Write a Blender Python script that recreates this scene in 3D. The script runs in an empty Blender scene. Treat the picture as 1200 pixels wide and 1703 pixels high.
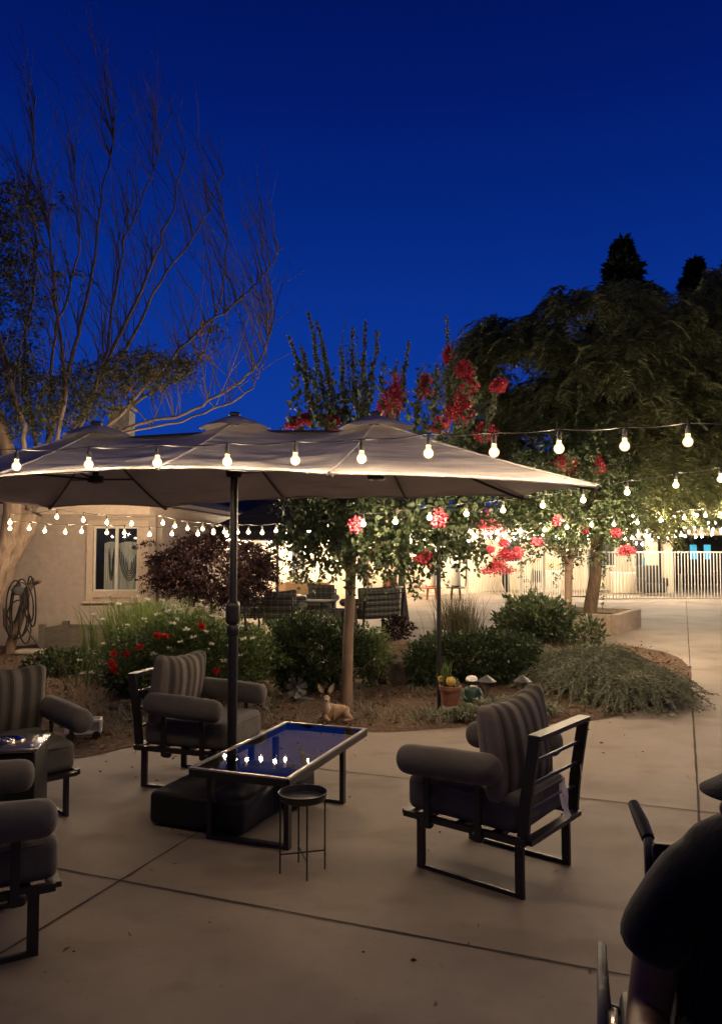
import bpy, math, random
import numpy as np
from mathutils import Vector, Matrix, geometry, noise as mnoise

random.seed(7)
rng = np.random.default_rng(11)
SC = bpy.context.scene
COL = SC.collection
PI = math.pi

# ------------------------------------------------------------------ camera
CAM_H, FPX, U0, V0, HORIZON = 1.6, 1280.0, 600.0, 851.5, 915.0
TH = math.atan((HORIZON - V0) / FPX)
cam_d = bpy.data.cameras.new('camera')
cam_d.sensor_fit = 'VERTICAL'
cam_d.sensor_height = 36.0
cam_d.lens = FPX / 1703.0 * 36.0
cam_d.clip_start = 0.05
cam_d.clip_end = 2000
cam = bpy.data.objects.new('camera', cam_d)
COL.objects.link(cam)
cam.location = (0, 0, CAM_H)
cam.rotation_euler = (PI / 2 + TH, 0, 0)
SC.camera = cam


def ray(u, v):
    xc, yc = (u - U0) / FPX, -(v - V0) / FPX
    return Vector((xc, math.cos(TH) - yc * math.sin(TH), math.sin(TH) + yc * math.cos(TH)))


def P(u, v, y):
    """point at distance y (metres north of the camera)"""
    d = ray(u, v)
    return Vector((0, 0, CAM_H)) + d * (y / d.y)


def G(u, v, z=0.0):
    """point on the level z"""
    d = ray(u, v)
    return Vector((0, 0, CAM_H)) + d * ((z - CAM_H) / d.z)


# ------------------------------------------------------------------ materials
class NT:
    def __init__(s, name):
        s.m = bpy.data.materials.new(name)
        s.m.use_nodes = True
        s.t = s.m.node_tree
        s.t.nodes.clear()
        s.out = s.n('ShaderNodeOutputMaterial')

    def n(s, kind, **kw):
        o = s.t.nodes.new(kind)
        for k, v in kw.items():
            setattr(o, k, v)
        return o

    def l(s, a, b):
        s.t.links.new(a, b)

    def bsdf(s, color=None, rough=0.6, metal=0.0, spec=0.5):
        b = s.n('ShaderNodeBsdfPrincipled')
        if color is not None:
            b.inputs['Base Color'].default_value = (*color, 1)
        b.inputs['Roughness'].default_value = rough
        b.inputs['Metallic'].default_value = metal
        b.inputs['Specular IOR Level'].default_value = spec
        return b

    def ramp(s, fac, stops, interp='LINEAR'):
        r = s.n('ShaderNodeValToRGB')
        r.color_ramp.interpolation = interp
        el = r.color_ramp.elements
        while len(el) < len(stops):
            el.new(0.5)
        for e, (p, c) in zip(el, stops):
            e.position = p
            e.color = (*c, 1)
        s.l(fac, r.inputs['Fac'])
        return r.outputs['Color']

    def noise(s, scale, detail=4, rough=0.55, coord='Object', mapping=None):
        tc = s.n('ShaderNodeTexCoord')
        n = s.n('ShaderNodeTexNoise')
        n.inputs['Scale'].default_value = scale
        n.inputs['Detail'].default_value = detail
        n.inputs['Roughness'].default_value = rough
        src = tc.outputs[coord]
        if mapping:
            mp = s.n('ShaderNodeMapping')
            mp.inputs['Scale'].default_value = mapping
            s.l(src, mp.inputs['Vector'])
            src = mp.outputs['Vector']
        s.l(src, n.inputs['Vector'])
        return n.outputs['Fac']

    def bump(s, fac, b, strength=0.3, dist=0.02):
        bp = s.n('ShaderNodeBump')
        bp.inputs['Strength'].default_value = strength
        bp.inputs['Distance'].default_value = dist
        s.l(fac, bp.inputs['Height'])
        s.l(bp.outputs['Normal'], b.inputs['Normal'])

    def done(s, sh):
        s.l(sh.outputs[0], s.out.inputs['Surface'])
        return s.m


def sc(c, k):
    return tuple(min(1, x * k) for x in c)


def M_noise(name, c, rough=0.6, scale=20, var=0.25, bump=0.2, dist=0.005, metal=0, spec=0.5, mapping=None):
    t = NT(name)
    f = t.noise(scale, mapping=mapping)
    b = t.bsdf(c, rough, metal, spec)
    t.l(t.ramp(f, [(0.3, sc(c, 1 - var)), (0.7, sc(c, 1 + var))]), b.inputs['Base Color'])
    if bump:
        t.bump(f, b, bump, dist)
    return t.done(b)


def M_leaf(name, cols, rough=0.5, trans=0.25, clump=2.2):
    t = NT(name)
    g = t.n('ShaderNodeNewGeometry')
    nz = t.noise(clump, 3)
    a = t.n('ShaderNodeMath', operation='MULTIPLY_ADD')
    t.l(g.outputs['Random Per Island'], a.inputs[0])
    a.inputs[1].default_value = 0.55
    mm = t.n('ShaderNodeMath', operation='MULTIPLY')
    t.l(nz, mm.inputs[0])
    mm.inputs[1].default_value = 0.5
    t.l(mm.outputs[0], a.inputs[2])
    n = len(cols)
    col = t.ramp(a.outputs[0], [(0.12 + 0.76 * i / max(1, n - 1), c) for i, c in enumerate(cols)])
    b = t.bsdf(None, rough, 0, 0.35)
    t.l(col, b.inputs['Base Color'])
    tr = t.n('ShaderNodeBsdfTranslucent')
    t.l(col, tr.inputs['Color'])
    mx = t.n('ShaderNodeMixShader')
    mx.inputs[0].default_value = trans
    t.l(b.outputs[0], mx.inputs[1])
    t.l(tr.outputs[0], mx.inputs[2])
    return t.done(mx)


def M_concrete():
    t = NT('concrete')
    big = t.noise(0.55, 5, 0.6)
    med = t.noise(3.5, 6, 0.65)
    fine = t.noise(120, 3, 0.6)
    c1 = t.ramp(big, [(0.3, (0.20, 0.162, 0.135)), (0.55, (0.285, 0.235, 0.197)), (0.75, (0.355, 0.296, 0.248))])
    c2 = t.ramp(med, [(0.28, (0.74, 0.73, 0.72)), (0.5, (1, 1, 1)), (0.8, (1.0, 0.97, 0.94))])
    m = t.n('ShaderNodeMixRGB', blend_type='MULTIPLY')
    m.inputs[0].default_value = 0.75
    t.l(c1, m.inputs[1]); t.l(c2, m.inputs[2])
    sp = t.ramp(t.noise(28, 2, 0.5), [(0.66, (1, 1, 1)), (0.74, (0.62, 0.57, 0.52))])
    m2 = t.n('ShaderNodeMixRGB', blend_type='MULTIPLY')
    m2.inputs[0].default_value = 0.4
    t.l(m.outputs[0], m2.inputs[1]); t.l(sp, m2.inputs[2])
    st = t.ramp(t.noise(1.1, 3, 0.5, mapping=(1, 1.6, 1)), [(0.56, (1, 1, 1)), (0.63, (0.80, 0.77, 0.75)), (0.72, (0.72, 0.69, 0.67))])
    m3 = t.n('ShaderNodeMixRGB', blend_type='MULTIPLY')
    m3.inputs[0].default_value = 0.8
    t.l(m2.outputs[0], m3.inputs[1]); t.l(st, m3.inputs[2])
    b = t.bsdf(None, 0.72, 0, 0.35)
    t.l(m3.outputs[0], b.inputs['Base Color'])
    t.l(t.ramp(med, [(0.3, (0.62,) * 3), (0.7, (0.82,) * 3)]), b.inputs['Roughness'])
    t.bump(fine, b, 0.12, 0.004)
    return t.done(b)


def M_soil():
    t = NT('bark_mulch_soil')
    f = t.noise(24, 6, 0.7)
    g = t.noise(2.0, 4)
    c1 = t.ramp(f, [(0.3, (0.065, 0.043, 0.031)), (0.5, (0.145, 0.099, 0.072)), (0.68, (0.27, 0.195, 0.145))])
    c2 = t.ramp(g, [(0.3, (0.7, 0.68, 0.66)), (0.7, (1, 0.95, 0.9))])
    m = t.n('ShaderNodeMixRGB', blend_type='MULTIPLY')
    m.inputs[0].default_value = 0.9
    t.l(c1, m.inputs[1]); t.l(c2, m.inputs[2])
    b = t.bsdf(None, 0.95, 0, 0.15)
    t.l(m.outputs[0], b.inputs['Base Color'])
    t.bump(f, b, 0.8, 0.03)
    return t.done(b)


def M_fabric(name, c, weave=420):
    t = NT(name)
    n1 = t.noise(5, 4, 0.6)
    n2 = t.noise(weave, 2)
    b = t.bsdf(None, 0.9, 0, 0.2)
    b.inputs['Sheen Weight'].default_value = 0.15
    t.l(t.ramp(n1, [(0.3, sc(c, 0.8)), (0.7, sc(c, 1.15))]), b.inputs['Base Color'])
    a = t.n('ShaderNodeMath', operation='MULTIPLY_ADD')
    t.l(n2, a.inputs[0]); a.inputs[1].default_value = 0.12
    t.l(t.noise(9, 3), a.inputs[2])
    t.bump(a.outputs[0], b, 0.5, 0.015)
    return t.done(b)


def M_stripe():
    t = NT('striped_fabric')
    tc = t.n('ShaderNodeTexCoord')
    sx = t.n('ShaderNodeSeparateXYZ')
    t.l(tc.outputs['Object'], sx.inputs[0])
    a = t.n('ShaderNodeMath', operation='MULTIPLY_ADD')
    t.l(sx.outputs['X'], a.inputs[0]); a.inputs[1].default_value = 5.4; a.inputs[2].default_value = 10.13
    fr = t.n('ShaderNodeMath', operation='FRACT')
    t.l(a.outputs[0], fr.inputs[0])
    A, B, Cc, D = (0.165, 0.142, 0.122), (0.066, 0.059, 0.054), (0.235, 0.205, 0.175), (0.108, 0.097, 0.087)
    col = t.ramp(fr.outputs[0], [(0, A), (0.16, D), (0.22, B), (0.42, D), (0.5, Cc), (0.70, A), (0.78, B), (0.92, D)], 'CONSTANT')
    nm = t.n('ShaderNodeMixRGB', blend_type='MULTIPLY'); nm.inputs[0].default_value = 0.5
    t.l(col, nm.inputs[1])
    t.l(t.ramp(t.noise(300, 2, mapping=(1, 1, 0.08)), [(0.3, (0.6,) * 3), (0.7, (1.0,) * 3)]), nm.inputs[2])
    b = t.bsdf(None, 0.92, 0, 0.2)
    t.l(nm.outputs[0], b.inputs['Base Color'])
    t.bump(t.noise(8, 3), b, 0.4, 0.02)
    return t.done(b)


def M_bark(name, a, bcol, scale=14):
    t = NT(name)
    f = t.noise(scale, 6, 0.65, mapping=(1, 1, 0.22))
    b = t.bsdf(None, 0.9, 0, 0.2)
    t.l(t.ramp(f, [(0.32, a), (0.66, bcol)]), b.inputs['Base Color'])
    t.bump(f, b, 0.7, 0.02)
    return t.done(b)


def M_canopy(name, c, trans):
    t = NT(name)
    f = t.noise(2.5, 4)
    w = t.noise(3.2, 3, 0.5, mapping=(0.5, 1, 5))
    b = t.bsdf(None, 0.85, 0, 0.2)
    col = t.ramp(f, [(0.3, sc(c, 0.88)), (0.7, sc(c, 1.08))])
    t.l(col, b.inputs['Base Color'])
    t.bump(w, b, 0.5, 0.05)
    tr = t.n('ShaderNodeBsdfTranslucent')
    t.l(col, tr.inputs['Color'])
    mx = t.n('ShaderNodeMixShader'); mx.inputs[0].default_value = trans
    t.l(b.outputs[0], mx.inputs[1]); t.l(tr.outputs[0], mx.inputs[2])
    return t.done(mx)


def M_emit(name, c, s):
    t = NT(name)
    e = t.n('ShaderNodeEmission')
    e.inputs['Color'].default_value = (*c, 1)
    e.inputs['Strength'].default_value = s
    return t.done(e)


def M_glass(name, tint, ior=1.5, rough=0.02, gloss=(.95, .95, .95)):
    t = NT(name)
    tp = t.n('ShaderNodeBsdfTransparent'); tp.inputs['Color'].default_value = (*tint, 1)
    gl = t.n('ShaderNodeBsdfGlossy'); gl.inputs['Roughness'].default_value = rough
    gl.inputs['Color'].default_value = (*gloss, 1)
    fr = t.n('ShaderNodeFresnel'); fr.inputs['IOR'].default_value = ior
    mx = t.n('ShaderNodeMixShader')
    t.l(fr.outputs[0], mx.inputs[0]); t.l(tp.outputs[0], mx.inputs[1]); t.l(gl.outputs[0], mx.inputs[2])
    return t.done(mx)


BULB = 520.0
WARM = (1.0, 0.735, 0.455)
m = {}
m['concrete'] = M_concrete()
m['soil'] = M_soil()
m['joint'] = M_noise('joint_gap', (0.055, 0.04, 0.03), 0.95, 30)
m['edge'] = M_noise('concrete_edge', (0.40, 0.33, 0.27), 0.8, 12, 0.2, 0.3, 0.01)
m['stucco'] = M_noise('stucco', (0.52, 0.43, 0.37), 0.9, 9, 0.09, 0.6, 0.012)
m['cream'] = M_noise('cream_stucco', (0.62, 0.54, 0.41), 0.9, 30, 0.06, 0.3, 0.008)
m['trim'] = M_noise('painted_trim', (0.68, 0.54, 0.42), 0.6, 18, 0.08, 0.15)
m['white'] = M_noise('white_paint', (0.80, 0.77, 0.71), 0.5, 25, 0.06, 0.1)
m['roof'] = M_noise('roof_shingle', (0.13, 0.115, 0.105), 0.9, 22, 0.35, 0.6, 0.02)
m['wood'] = M_noise('planter_wood', (0.40, 0.27, 0.15), 0.8, 9, 0.2, 0.3, 0.01, mapping=(0.4, 1, 6))
m['darkwood'] = M_noise('dark_wood', (0.07, 0.04, 0.028), 0.7, 16, 0.3, 0.3, 0.01, mapping=(4, 4, 0.4))
m['greywood'] = M_noise('weathered_wood', (0.17, 0.145, 0.12), 0.9, 16, 0.3, 0.5, 0.01, mapping=(0.5, 1, 5))
m['metal'] = M_noise('bronze_metal', (0.022, 0.018, 0.017), 0.45, 60, 0.2, 0.08, 0.002, spec=0.6)
m['black'] = M_noise('black_metal', (0.016, 0.015, 0.016), 0.4, 60, 0.2, 0.05, 0.002, spec=0.6)
m['rubber'] = M_noise('black_plastic', (0.009, 0.008, 0.008), 0.55, 14, 0.3, 0.2, 0.006)
m['chrome'] = M_noise('brushed_steel', (0.62, 0.58, 0.54), 0.22, 80, 0.1, 0.03, 0.001, metal=1)
m['rim'] = M_noise('pale_table_rim', (0.46, 0.42, 0.39), 0.35, 40, 0.1, 0.03, 0.001, metal=0.6)
m['cushion'] = M_fabric('charcoal_fabric', (0.118, 0.106, 0.099))
m['stripe'] = M_stripe()
m['canopy'] = M_canopy('taupe_canvas', (0.60, 0.555, 0.55), 0.05)
m['navy'] = M_canopy('dark_canvas', (0.035, 0.035, 0.045), 0.03)
m['curtain'] = M_fabric('grey_curtain', (0.13, 0.125, 0.13), 160)
def M_plaid():
    t = NT('plaid_fabric')
    tc = t.n('ShaderNodeTexCoord'); sx = t.n('ShaderNodeSeparateXYZ')
    t.l(tc.outputs['Object'], sx.inputs[0])
    acc = None
    for ax, k in (('X', 8.5), ('Z', 8.5)):
        a = t.n('ShaderNodeMath', operation='MULTIPLY_ADD'); t.l(sx.outputs[ax], a.inputs[0]); a.inputs[1].default_value = k; a.inputs[2].default_value = 20.2
        f = t.n('ShaderNodeMath', operation='FRACT'); t.l(a.outputs[0], f.inputs[0])
        c = t.n('ShaderNodeMath', operation='LESS_THAN'); t.l(f.outputs[0], c.inputs[0]); c.inputs[1].default_value = .16
        if acc is None: acc = c
        else:
            s_ = t.n('ShaderNodeMath', operation='ADD'); t.l(acc.outputs[0], s_.inputs[0]); t.l(c.outputs[0], s_.inputs[1]); acc = s_
    h = t.n('ShaderNodeMath', operation='MULTIPLY'); t.l(acc.outputs[0], h.inputs[0]); h.inputs[1].default_value = .5
    b = t.bsdf(None, .9, 0, .2)
    t.l(t.ramp(h.outputs[0], [(0, (.10, .105, .105)), (.5, (.19, .19, .18)), (1, (.30, .29, .27))]), b.inputs['Base Color'])
    t.bump(t.noise(9, 3), b, .4, .02)
    return t.done(b)
m['plaid'] = M_plaid()
m['tableglass'] = M_glass('dark_table_glass', (0.30, 0.30, 0.32), 1.52, .02, (.60, .60, .56))
m['pane'] = M_glass('window_glass', (0.9, 0.92, 0.92), 1.55)
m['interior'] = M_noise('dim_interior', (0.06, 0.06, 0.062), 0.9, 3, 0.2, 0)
m['drape'] = M_noise('pale_drape', (0.80, 0.77, 0.70), 0.9, 6, 0.2, 0.3, 0.02, mapping=(5, 5, 0.5))
m['bulb'] = M_emit('bulb_glow', WARM, 900)
m['treebulb'] = M_emit('tree_bulb_glow', WARM, 2500)
m['rearbulb'] = M_emit('rear_bulb_glow', WARM, 5600)
m['housebulb'] = M_emit('house_bulb_glow', WARM, 1700)
m['farbulb'] = M_emit('far_bulb_glow', (1.0, 0.80, 0.55), 390)
m['porchbulb'] = M_emit('porch_bulb_glow', (1.0, 0.76, 0.48), 1100)
def M_shell():
    t = NT('warm_bulb_glass')
    tp = t.n('ShaderNodeBsdfTransparent')
    e = t.n('ShaderNodeEmission'); e.inputs['Color'].default_value = (1, .62, .26, 1); e.inputs['Strength'].default_value = 3.4
    mx = t.n('ShaderNodeMixShader'); mx.inputs[0].default_value = .45
    t.l(tp.outputs[0], mx.inputs[1]); t.l(e.outputs[0], mx.inputs[2])
    return t.done(mx)
m['shell'] = M_shell()
m['cyan'] = M_emit('cyan_lit_glass', (0.10, 0.55, 0.75), 1.1)
m['screen'] = M_emit('screen_glow', (0.06, 0.45, 0.5), 1.2)
m['terra'] = M_noise('terracotta', (0.30, 0.125, 0.08), 0.85, 18, 0.2, 0.2)
m['yellow'] = M_noise('yellow_paint', (0.62, 0.45, 0.10), 0.6, 30, 0.1, 0.1)
m['stone'] = M_noise('pale_stone', (0.42, 0.38, 0.32), 0.9, 14, 0.25, 0.5, 0.01)
m['rock'] = M_noise('dark_rock', (0.075, 0.055, 0.05), 0.9, 7, 0.4, 0.9, 0.05)
m['brownrock'] = M_noise('brown_rock', (0.15, 0.10, 0.075), 0.9, 7, 0.35, 0.8, 0.04)
m['hose'] = M_noise('dark_hose', (0.022, 0.020, 0.018), 0.5, 30, 0.2, 0)
m['petal_red'] = M_leaf('red_petal', [(0.42, 0.030, 0.060), (0.62, 0.075, 0.115), (0.78, 0.17, 0.20)], 0.7, 0.3, 6)
m['petal_rose'] = M_leaf('rose_petal', [(0.55, 0.02, 0.015), (0.85, 0.06, 0.045)], 0.6, 0.3, 6)
m['petal_white'] = M_leaf('white_petal', [(0.75, 0.72, 0.58), (0.9, 0.88, 0.75)], 0.6, 0.3, 6)
m['leaf_crape'] = M_leaf('crape_leaf', [(0.030, 0.052, 0.024), (0.064, 0.094, 0.044), (0.135, 0.155, 0.085)], 0.42, 0.25)
m['leaf_shoot_lit'] = M_leaf('shoot_leaf_lit', [(0.07, 0.095, 0.05), (0.12, 0.15, 0.085), (0.20, 0.22, 0.14)], 0.45, 0.4)  # paler copy of the crape leaf; bulb light on the shoots put into the colour
m['leaf_feather'] = M_leaf('feathery_leaf', [(0.052, 0.070, 0.034), (0.118, 0.142, 0.064), (0.21, 0.215, 0.10)], 0.6, 0.45, 0.8)
m['leaf_dark'] = M_leaf('conifer_leaf', [(0.010, 0.016, 0.011), (0.022, 0.032, 0.02)], 0.7, 0.1)
m['leaf_hedge'] = M_leaf('hedge_leaf', [(0.018, 0.036, 0.016), (0.044, 0.07, 0.028), (0.09, 0.115, 0.05)], 0.45, 0.2, 3)
m['leaf_maple'] = M_leaf('maple_leaf', [(0.010, 0.004, 0.006), (0.022, 0.008, 0.010), (0.04, 0.015, 0.016)], 0.55, 0.2)
m['leaf_rose'] = M_leaf('rose_leaf', [(0.05, 0.085, 0.028), (0.11, 0.165, 0.05), (0.21, 0.26, 0.10)], 0.5, 0.25, 3)
m['leaf_blade'] = M_leaf('strap_leaf', [(0.07, 0.11, 0.03), (0.15, 0.20, 0.065), (0.24, 0.29, 0.12)], 0.5, 0.25, 3)
m['leaf_sage'] = M_leaf('sage_leaf', [(0.10, 0.115, 0.075), (0.22, 0.235, 0.16), (0.36, 0.36, 0.27)], 0.7, 0.15, 3)
m['leaf_willow'] = M_leaf('willow_leaf', [(0.028, 0.036, 0.016), (0.06, 0.066, 0.03), (0.11, 0.1, 0.05)], 0.6, 0.2, 2)
m['leaf_dry'] = M_leaf('dry_grass', [(0.13, 0.075, 0.045), (0.24, 0.15, 0.09)], 0.8, 0.15, 3)
m['leaf_reed'] = M_leaf('reed_blade', [(0.055, 0.055, 0.03), (0.12, 0.11, 0.06)], 0.6, 0.15, 3)
m['petal_pale'] = M_leaf('pale_blossom', [(0.20, 0.11, 0.09), (0.34, 0.20, 0.16)], 0.7, 0.2, 5)
m['bark_pale'] = M_bark('pale_bark', (0.14, 0.095, 0.07), (0.33, 0.25, 0.19))
m['bark_brown'] = M_bark('brown_bark', (0.09, 0.06, 0.042), (0.22, 0.155, 0.11), 18)
m['bark_smooth'] = M_bark('smooth_bark', (0.17, 0.115, 0.08), (0.29, 0.205, 0.15), 10)
m['twig'] = M_bark('twig_bark', (0.12, 0.092, 0.078), (0.22, 0.17, 0.145), 10)
m['skin'] = M_noise('skin', (0.20, 0.105, 0.07), 0.6, 30, 0.12, 0.1, 0.003)
m['shirt_black'] = M_fabric('black_shirt', (0.009, 0.009, 0.011), 300)
m['trouser'] = M_fabric('dark_trousers', (0.012, 0.012, 0.015), 300)
m['shirt_red'] = M_fabric('red_jacket', (0.42, 0.03, 0.03), 300)
m['hair'] = M_noise('dark_hair', (0.02, 0.015, 0.012), 0.6, 60, 0.3, 0.3)
m['grey'] = M_noise('grey_plastic', (0.10, 0.095, 0.09), 0.6, 20, 0.2, 0.1)
m['tag'] = M_noise('white_tag', (0.85, 0.80, 0.72), 0.8, 30, 0.1, 0.1)
m['greenpaint'] = M_noise('green_glaze', (0.022, 0.055, 0.042), 0.35, 25, 0.3, 0.1)
m['orange'] = M_fabric('orange_cloth', (0.55, 0.20, 0.10), 200)
m['redwood'] = M_noise('red_table_paint', (0.32, 0.09, 0.05), 0.6, 20, 0.2, 0.1)
m['lantern'] = M_noise('frosted_lantern', (0.72, 0.68, 0.6), 0.4, 20, 0.1, 0)
m['fawn'] = M_noise('fawn_paint', (0.36, 0.235, 0.14), 0.7, 22, 0.18, 0.25, 0.004)
m['fawn_pale'] = M_noise('fawn_pale_paint', (0.62, 0.50, 0.38), 0.7, 22, 0.1, 0.2, 0.004)
m['pewter'] = M_noise('pewter', (0.13, 0.135, 0.13), 0.5, 30, 0.25, 0.2, metal=0.3)


# ------------------------------------------------------------------ mesh tools
class MB:
    def __init__(s):
        s.v, s.f = [], []

    def add(s, vs, fs):
        b = len(s.v)
        s.v += [tuple(v) for v in vs]
        s.f += [tuple(b + i for i in f) for f in fs]
        return s

    def box(s, c, d, rot=None, taper=1.0):
        x, y, z = d[0] / 2, d[1] / 2, d[2] / 2
        vs = [Vector((sx * x * (taper if sz > 0 else 1), sy * y * (taper if sz > 0 else 1), sz * z)) for sz in (-1, 1) for sy in (-1, 1) for sx in (-1, 1)]
        if rot is not None:
            vs = [rot @ v for v in vs]
        c = Vector(c)
        return s.add([v + c for v in vs], [(0, 2, 3, 1), (4, 5, 7, 6), (0, 1, 5, 4), (2, 6, 7, 3), (0, 4, 6, 2), (1, 3, 7, 5)])

    def bar(s, p, q, w, h, up=(0, 0, 1)):
        p, q = Vector(p), Vector(q)
        d = (q - p); L = d.length; d.normalize()
        up = Vector(up)
        if abs(d.dot(up)) > 0.98:
            up = Vector((0, 1, 0)) if abs(d.y) < 0.9 else Vector((1, 0, 0))
        side = d.cross(up).normalized()
        u2 = side.cross(d).normalized()
        R = Matrix((side, d, u2)).transposed()
        return s.box((p + q) / 2, (w, L, h), R)

    def wall(s, p, q, z0, z1, t):
        """upright slab between two ground points"""
        p, q = Vector((p[0], p[1], 0)), Vector((q[0], q[1], 0))
        return s.bar(p + Vector((0, 0, (z0 + z1) / 2)), q + Vector((0, 0, (z0 + z1) / 2)), t, z1 - z0)

    def tube(s, path, r, n=8, cap=True, flat=1.0):
        path = [Vector(p) for p in path]
        if not hasattr(r, '__len__'):
            r = [r] * len(path)
        b = len(s.v)
        t = (path[1] - path[0]).normalized()
        a = Vector((0, 0, 1)) if abs(t.z) < 0.9 else Vector((1, 0, 0))
        nrm = t.cross(a).normalized()
        for i, p in enumerate(path):
            t = (path[min(i + 1, len(path) - 1)] - path[max(i - 1, 0)]).normalized()
            nrm = (nrm - t * nrm.dot(t)).normalized()
            bi = t.cross(nrm)
            for k in range(n):
                an = 2 * PI * k / n
                s.v.append(tuple(p + (nrm * math.cos(an) + bi * math.sin(an) * flat) * r[i]))
        for i in range(len(path) - 1):
            for k in range(n):
                s.f.append((b + i * n + k, b + i * n + (k + 1) % n, b + (i + 1) * n + (k + 1) % n, b + (i + 1) * n + k))
        if cap:
            s.f.append(tuple(b + k for k in reversed(range(n))))
            e = b + (len(path) - 1) * n
            s.f.append(tuple(e + k for k in range(n)))
        return s

    def lathe(s, prof, c=(0, 0, 0), n=16, flip=False):
        c = Vector(c)
        b = len(s.v)
        for r, z in prof:
            for k in range(n):
                an = 2 * PI * k / n
                s.v.append((c.x + max(r, 1e-4) * math.cos(an), c.y + max(r, 1e-4) * math.sin(an), c.z + z))
        for i in range(len(prof) - 1):
            for k in range(n):
                s.f.append((b + i * n + k, b + i * n + (k + 1) % n, b + (i + 1) * n + (k + 1) % n, b + (i + 1) * n + k))
        s.f.append(tuple(b + k for k in reversed(range(n))))
        e = b + (len(prof) - 1) * n
        s.f.append(tuple(e + k for k in range(n)))
        return s

    def ball(s, c, r, n=10, mfun=None):
        r = (r, r, r) if not hasattr(r, '__len__') else r
        prof = [(math.sin(PI * i / n), -math.cos(PI * i / n)) for i in range(n + 1)]
        b = len(s.v)
        s.lathe(prof, n=2 * n)
        for i in range(b, len(s.v)):
            v = s.v[i]
            w = Vector((v[0] * r[0], v[1] * r[1], v[2] * r[2]))
            if mfun:
                w = mfun(w)
            s.v[i] = (w.x + c[0], w.y + c[1], w.z + c[2])
        return s

    def rbox(s, c, d, r, seg=3, mid=4, fun=None, rot=None):
        """rounded box, optional deformation fun(v in unit box, p)"""
        def coords(h):
            a = [-h + r * k / seg for k in range(seg)]
            b = [(-h + r) + (2 * h - 2 * r) * k / mid for k in range(mid + 1)]
            return a + b + [-x for x in reversed(a)]
        hx, hy, hz = d[0] / 2, d[1] / 2, d[2] / 2
        X, Y, Z = coords(hx), coords(hy), coords(hz)
        idx, vs, fs = {}, [], []

        def vid(p):
            k = (round(p[0], 5), round(p[1], 5), round(p[2], 5))
            if k not in idx:
                idx[k] = len(vs)
                inner = Vector((max(-hx + r, min(hx - r, p[0])), max(-hy + r, min(hy - r, p[1])), max(-hz + r, min(hz - r, p[2]))))
                dd = Vector(p) - inner
                q = inner + (dd.normalized() * r if dd.length > 1e-9 else dd)
                if fun:
                    q = fun(q)
                if rot is not None:
                    q = rot @ q
                vs.append(q + Vector(c))
            return idx[k]
        for (A, Bc, mk) in ((X, Y, lambda a, b, sgn: (a, b, sgn * hz)), (Y, Z, lambda a, b, sgn: (sgn * hx, a, b)), (Z, X, lambda a, b, sgn: (b, sgn * hy, a))):
            for sgn in (-1, 1):
                for i in range(len(A) - 1):
                    for j in range(len(Bc) - 1):
                        q = [vid(mk(A[i], Bc[j], sgn)), vid(mk(A[i + 1], Bc[j], sgn)), vid(mk(A[i + 1], Bc[j + 1], sgn)), vid(mk(A[i], Bc[j + 1], sgn))]
                        fs.append(q if sgn > 0 else q[::-1])
        return s.add(vs, fs)

    def grid(s, fun, nu, nv):
        b = len(s.v)
        for i in range(nu + 1):
            for j in range(nv + 1):
                s.v.append(tuple(fun(i / nu, j / nv)))
        for i in range(nu):
            for j in range(nv):
                a = b + i * (nv + 1) + j
                s.f.append((a, a + nv + 1, a + nv + 2, a + 1))
        return s

    def build(s, name, mat, parent=None, smooth=True, angle=38):
        me = bpy.data.meshes.new(name)
        me.from_pydata(s.v, [], s.f)
        me.update()
        if smooth:
            me.shade_smooth()
            me.set_sharp_from_angle(angle=math.radians(angle))
        me.materials.append(m[mat] if isinstance(mat, str) else mat)
        o = bpy.data.objects.new(name, me)
        COL.objects.link(o)
        if parent:
            o.parent = parent
        return o


def roughen(o, amp, scale=3.0):
    me = o.data
    ns = [v.normal.copy() for v in me.vertices]
    for v, n in zip(me.vertices, ns):
        v.co += n * amp * (mnoise.noise(v.co * scale) + .5 * mnoise.noise(v.co * scale * 2.7))
    me.update()
    return o


def tag(o, label=None, cat=None, group=None, kind=None):
    for k, v in (('label', label), ('category', cat), ('group', group), ('kind', kind)):
        if v:
            o[k] = v
    return o


def thing(name, label, cat, loc=(0, 0, 0), rz=0.0, group=None):
    o = bpy.data.objects.new(name, None)
    o.empty_display_size = 0.1
    COL.objects.link(o)
    o.location = loc
    o.rotation_euler = (0, 0, rz)
    return tag(o, label, cat, group)


KIDS = None


def copy_tree(o, parent=None):
    c = o.copy()
    COL.objects.link(c)
    if parent:
        c.parent = parent
    for ch in [x for x in COL.objects if x.parent == o]:
        copy_tree(ch, c)
    return c


def quads_np(name, V, mat, parent=None, k=4):
    """V: (N,k,3) separate faces"""
    N = len(V)
    me = bpy.data.meshes.new(name)
    me.vertices.add(N * k)
    me.vertices.foreach_set('co', np.ascontiguousarray(V, dtype=np.float32).ravel())
    me.loops.add(N * k)
    me.loops.foreach_set('vertex_index', np.arange(N * k, dtype=np.int32))
    me.polygons.add(N)
    me.polygons.foreach_set('loop_start', np.arange(0, N * k, k, dtype=np.int32))
    me.polygons.foreach_set('loop_total', np.full(N, k, dtype=np.int32))
    me.update(calc_edges=True)
    me.materials.append(m[mat])
    o = bpy.data.objects.new(name, me)
    COL.objects.link(o)
    if parent:
        o.parent = parent
    return o


def nrmz(a):
    return a / np.maximum(np.linalg.norm(a, axis=-1, keepdims=True), 1e-9)


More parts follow.
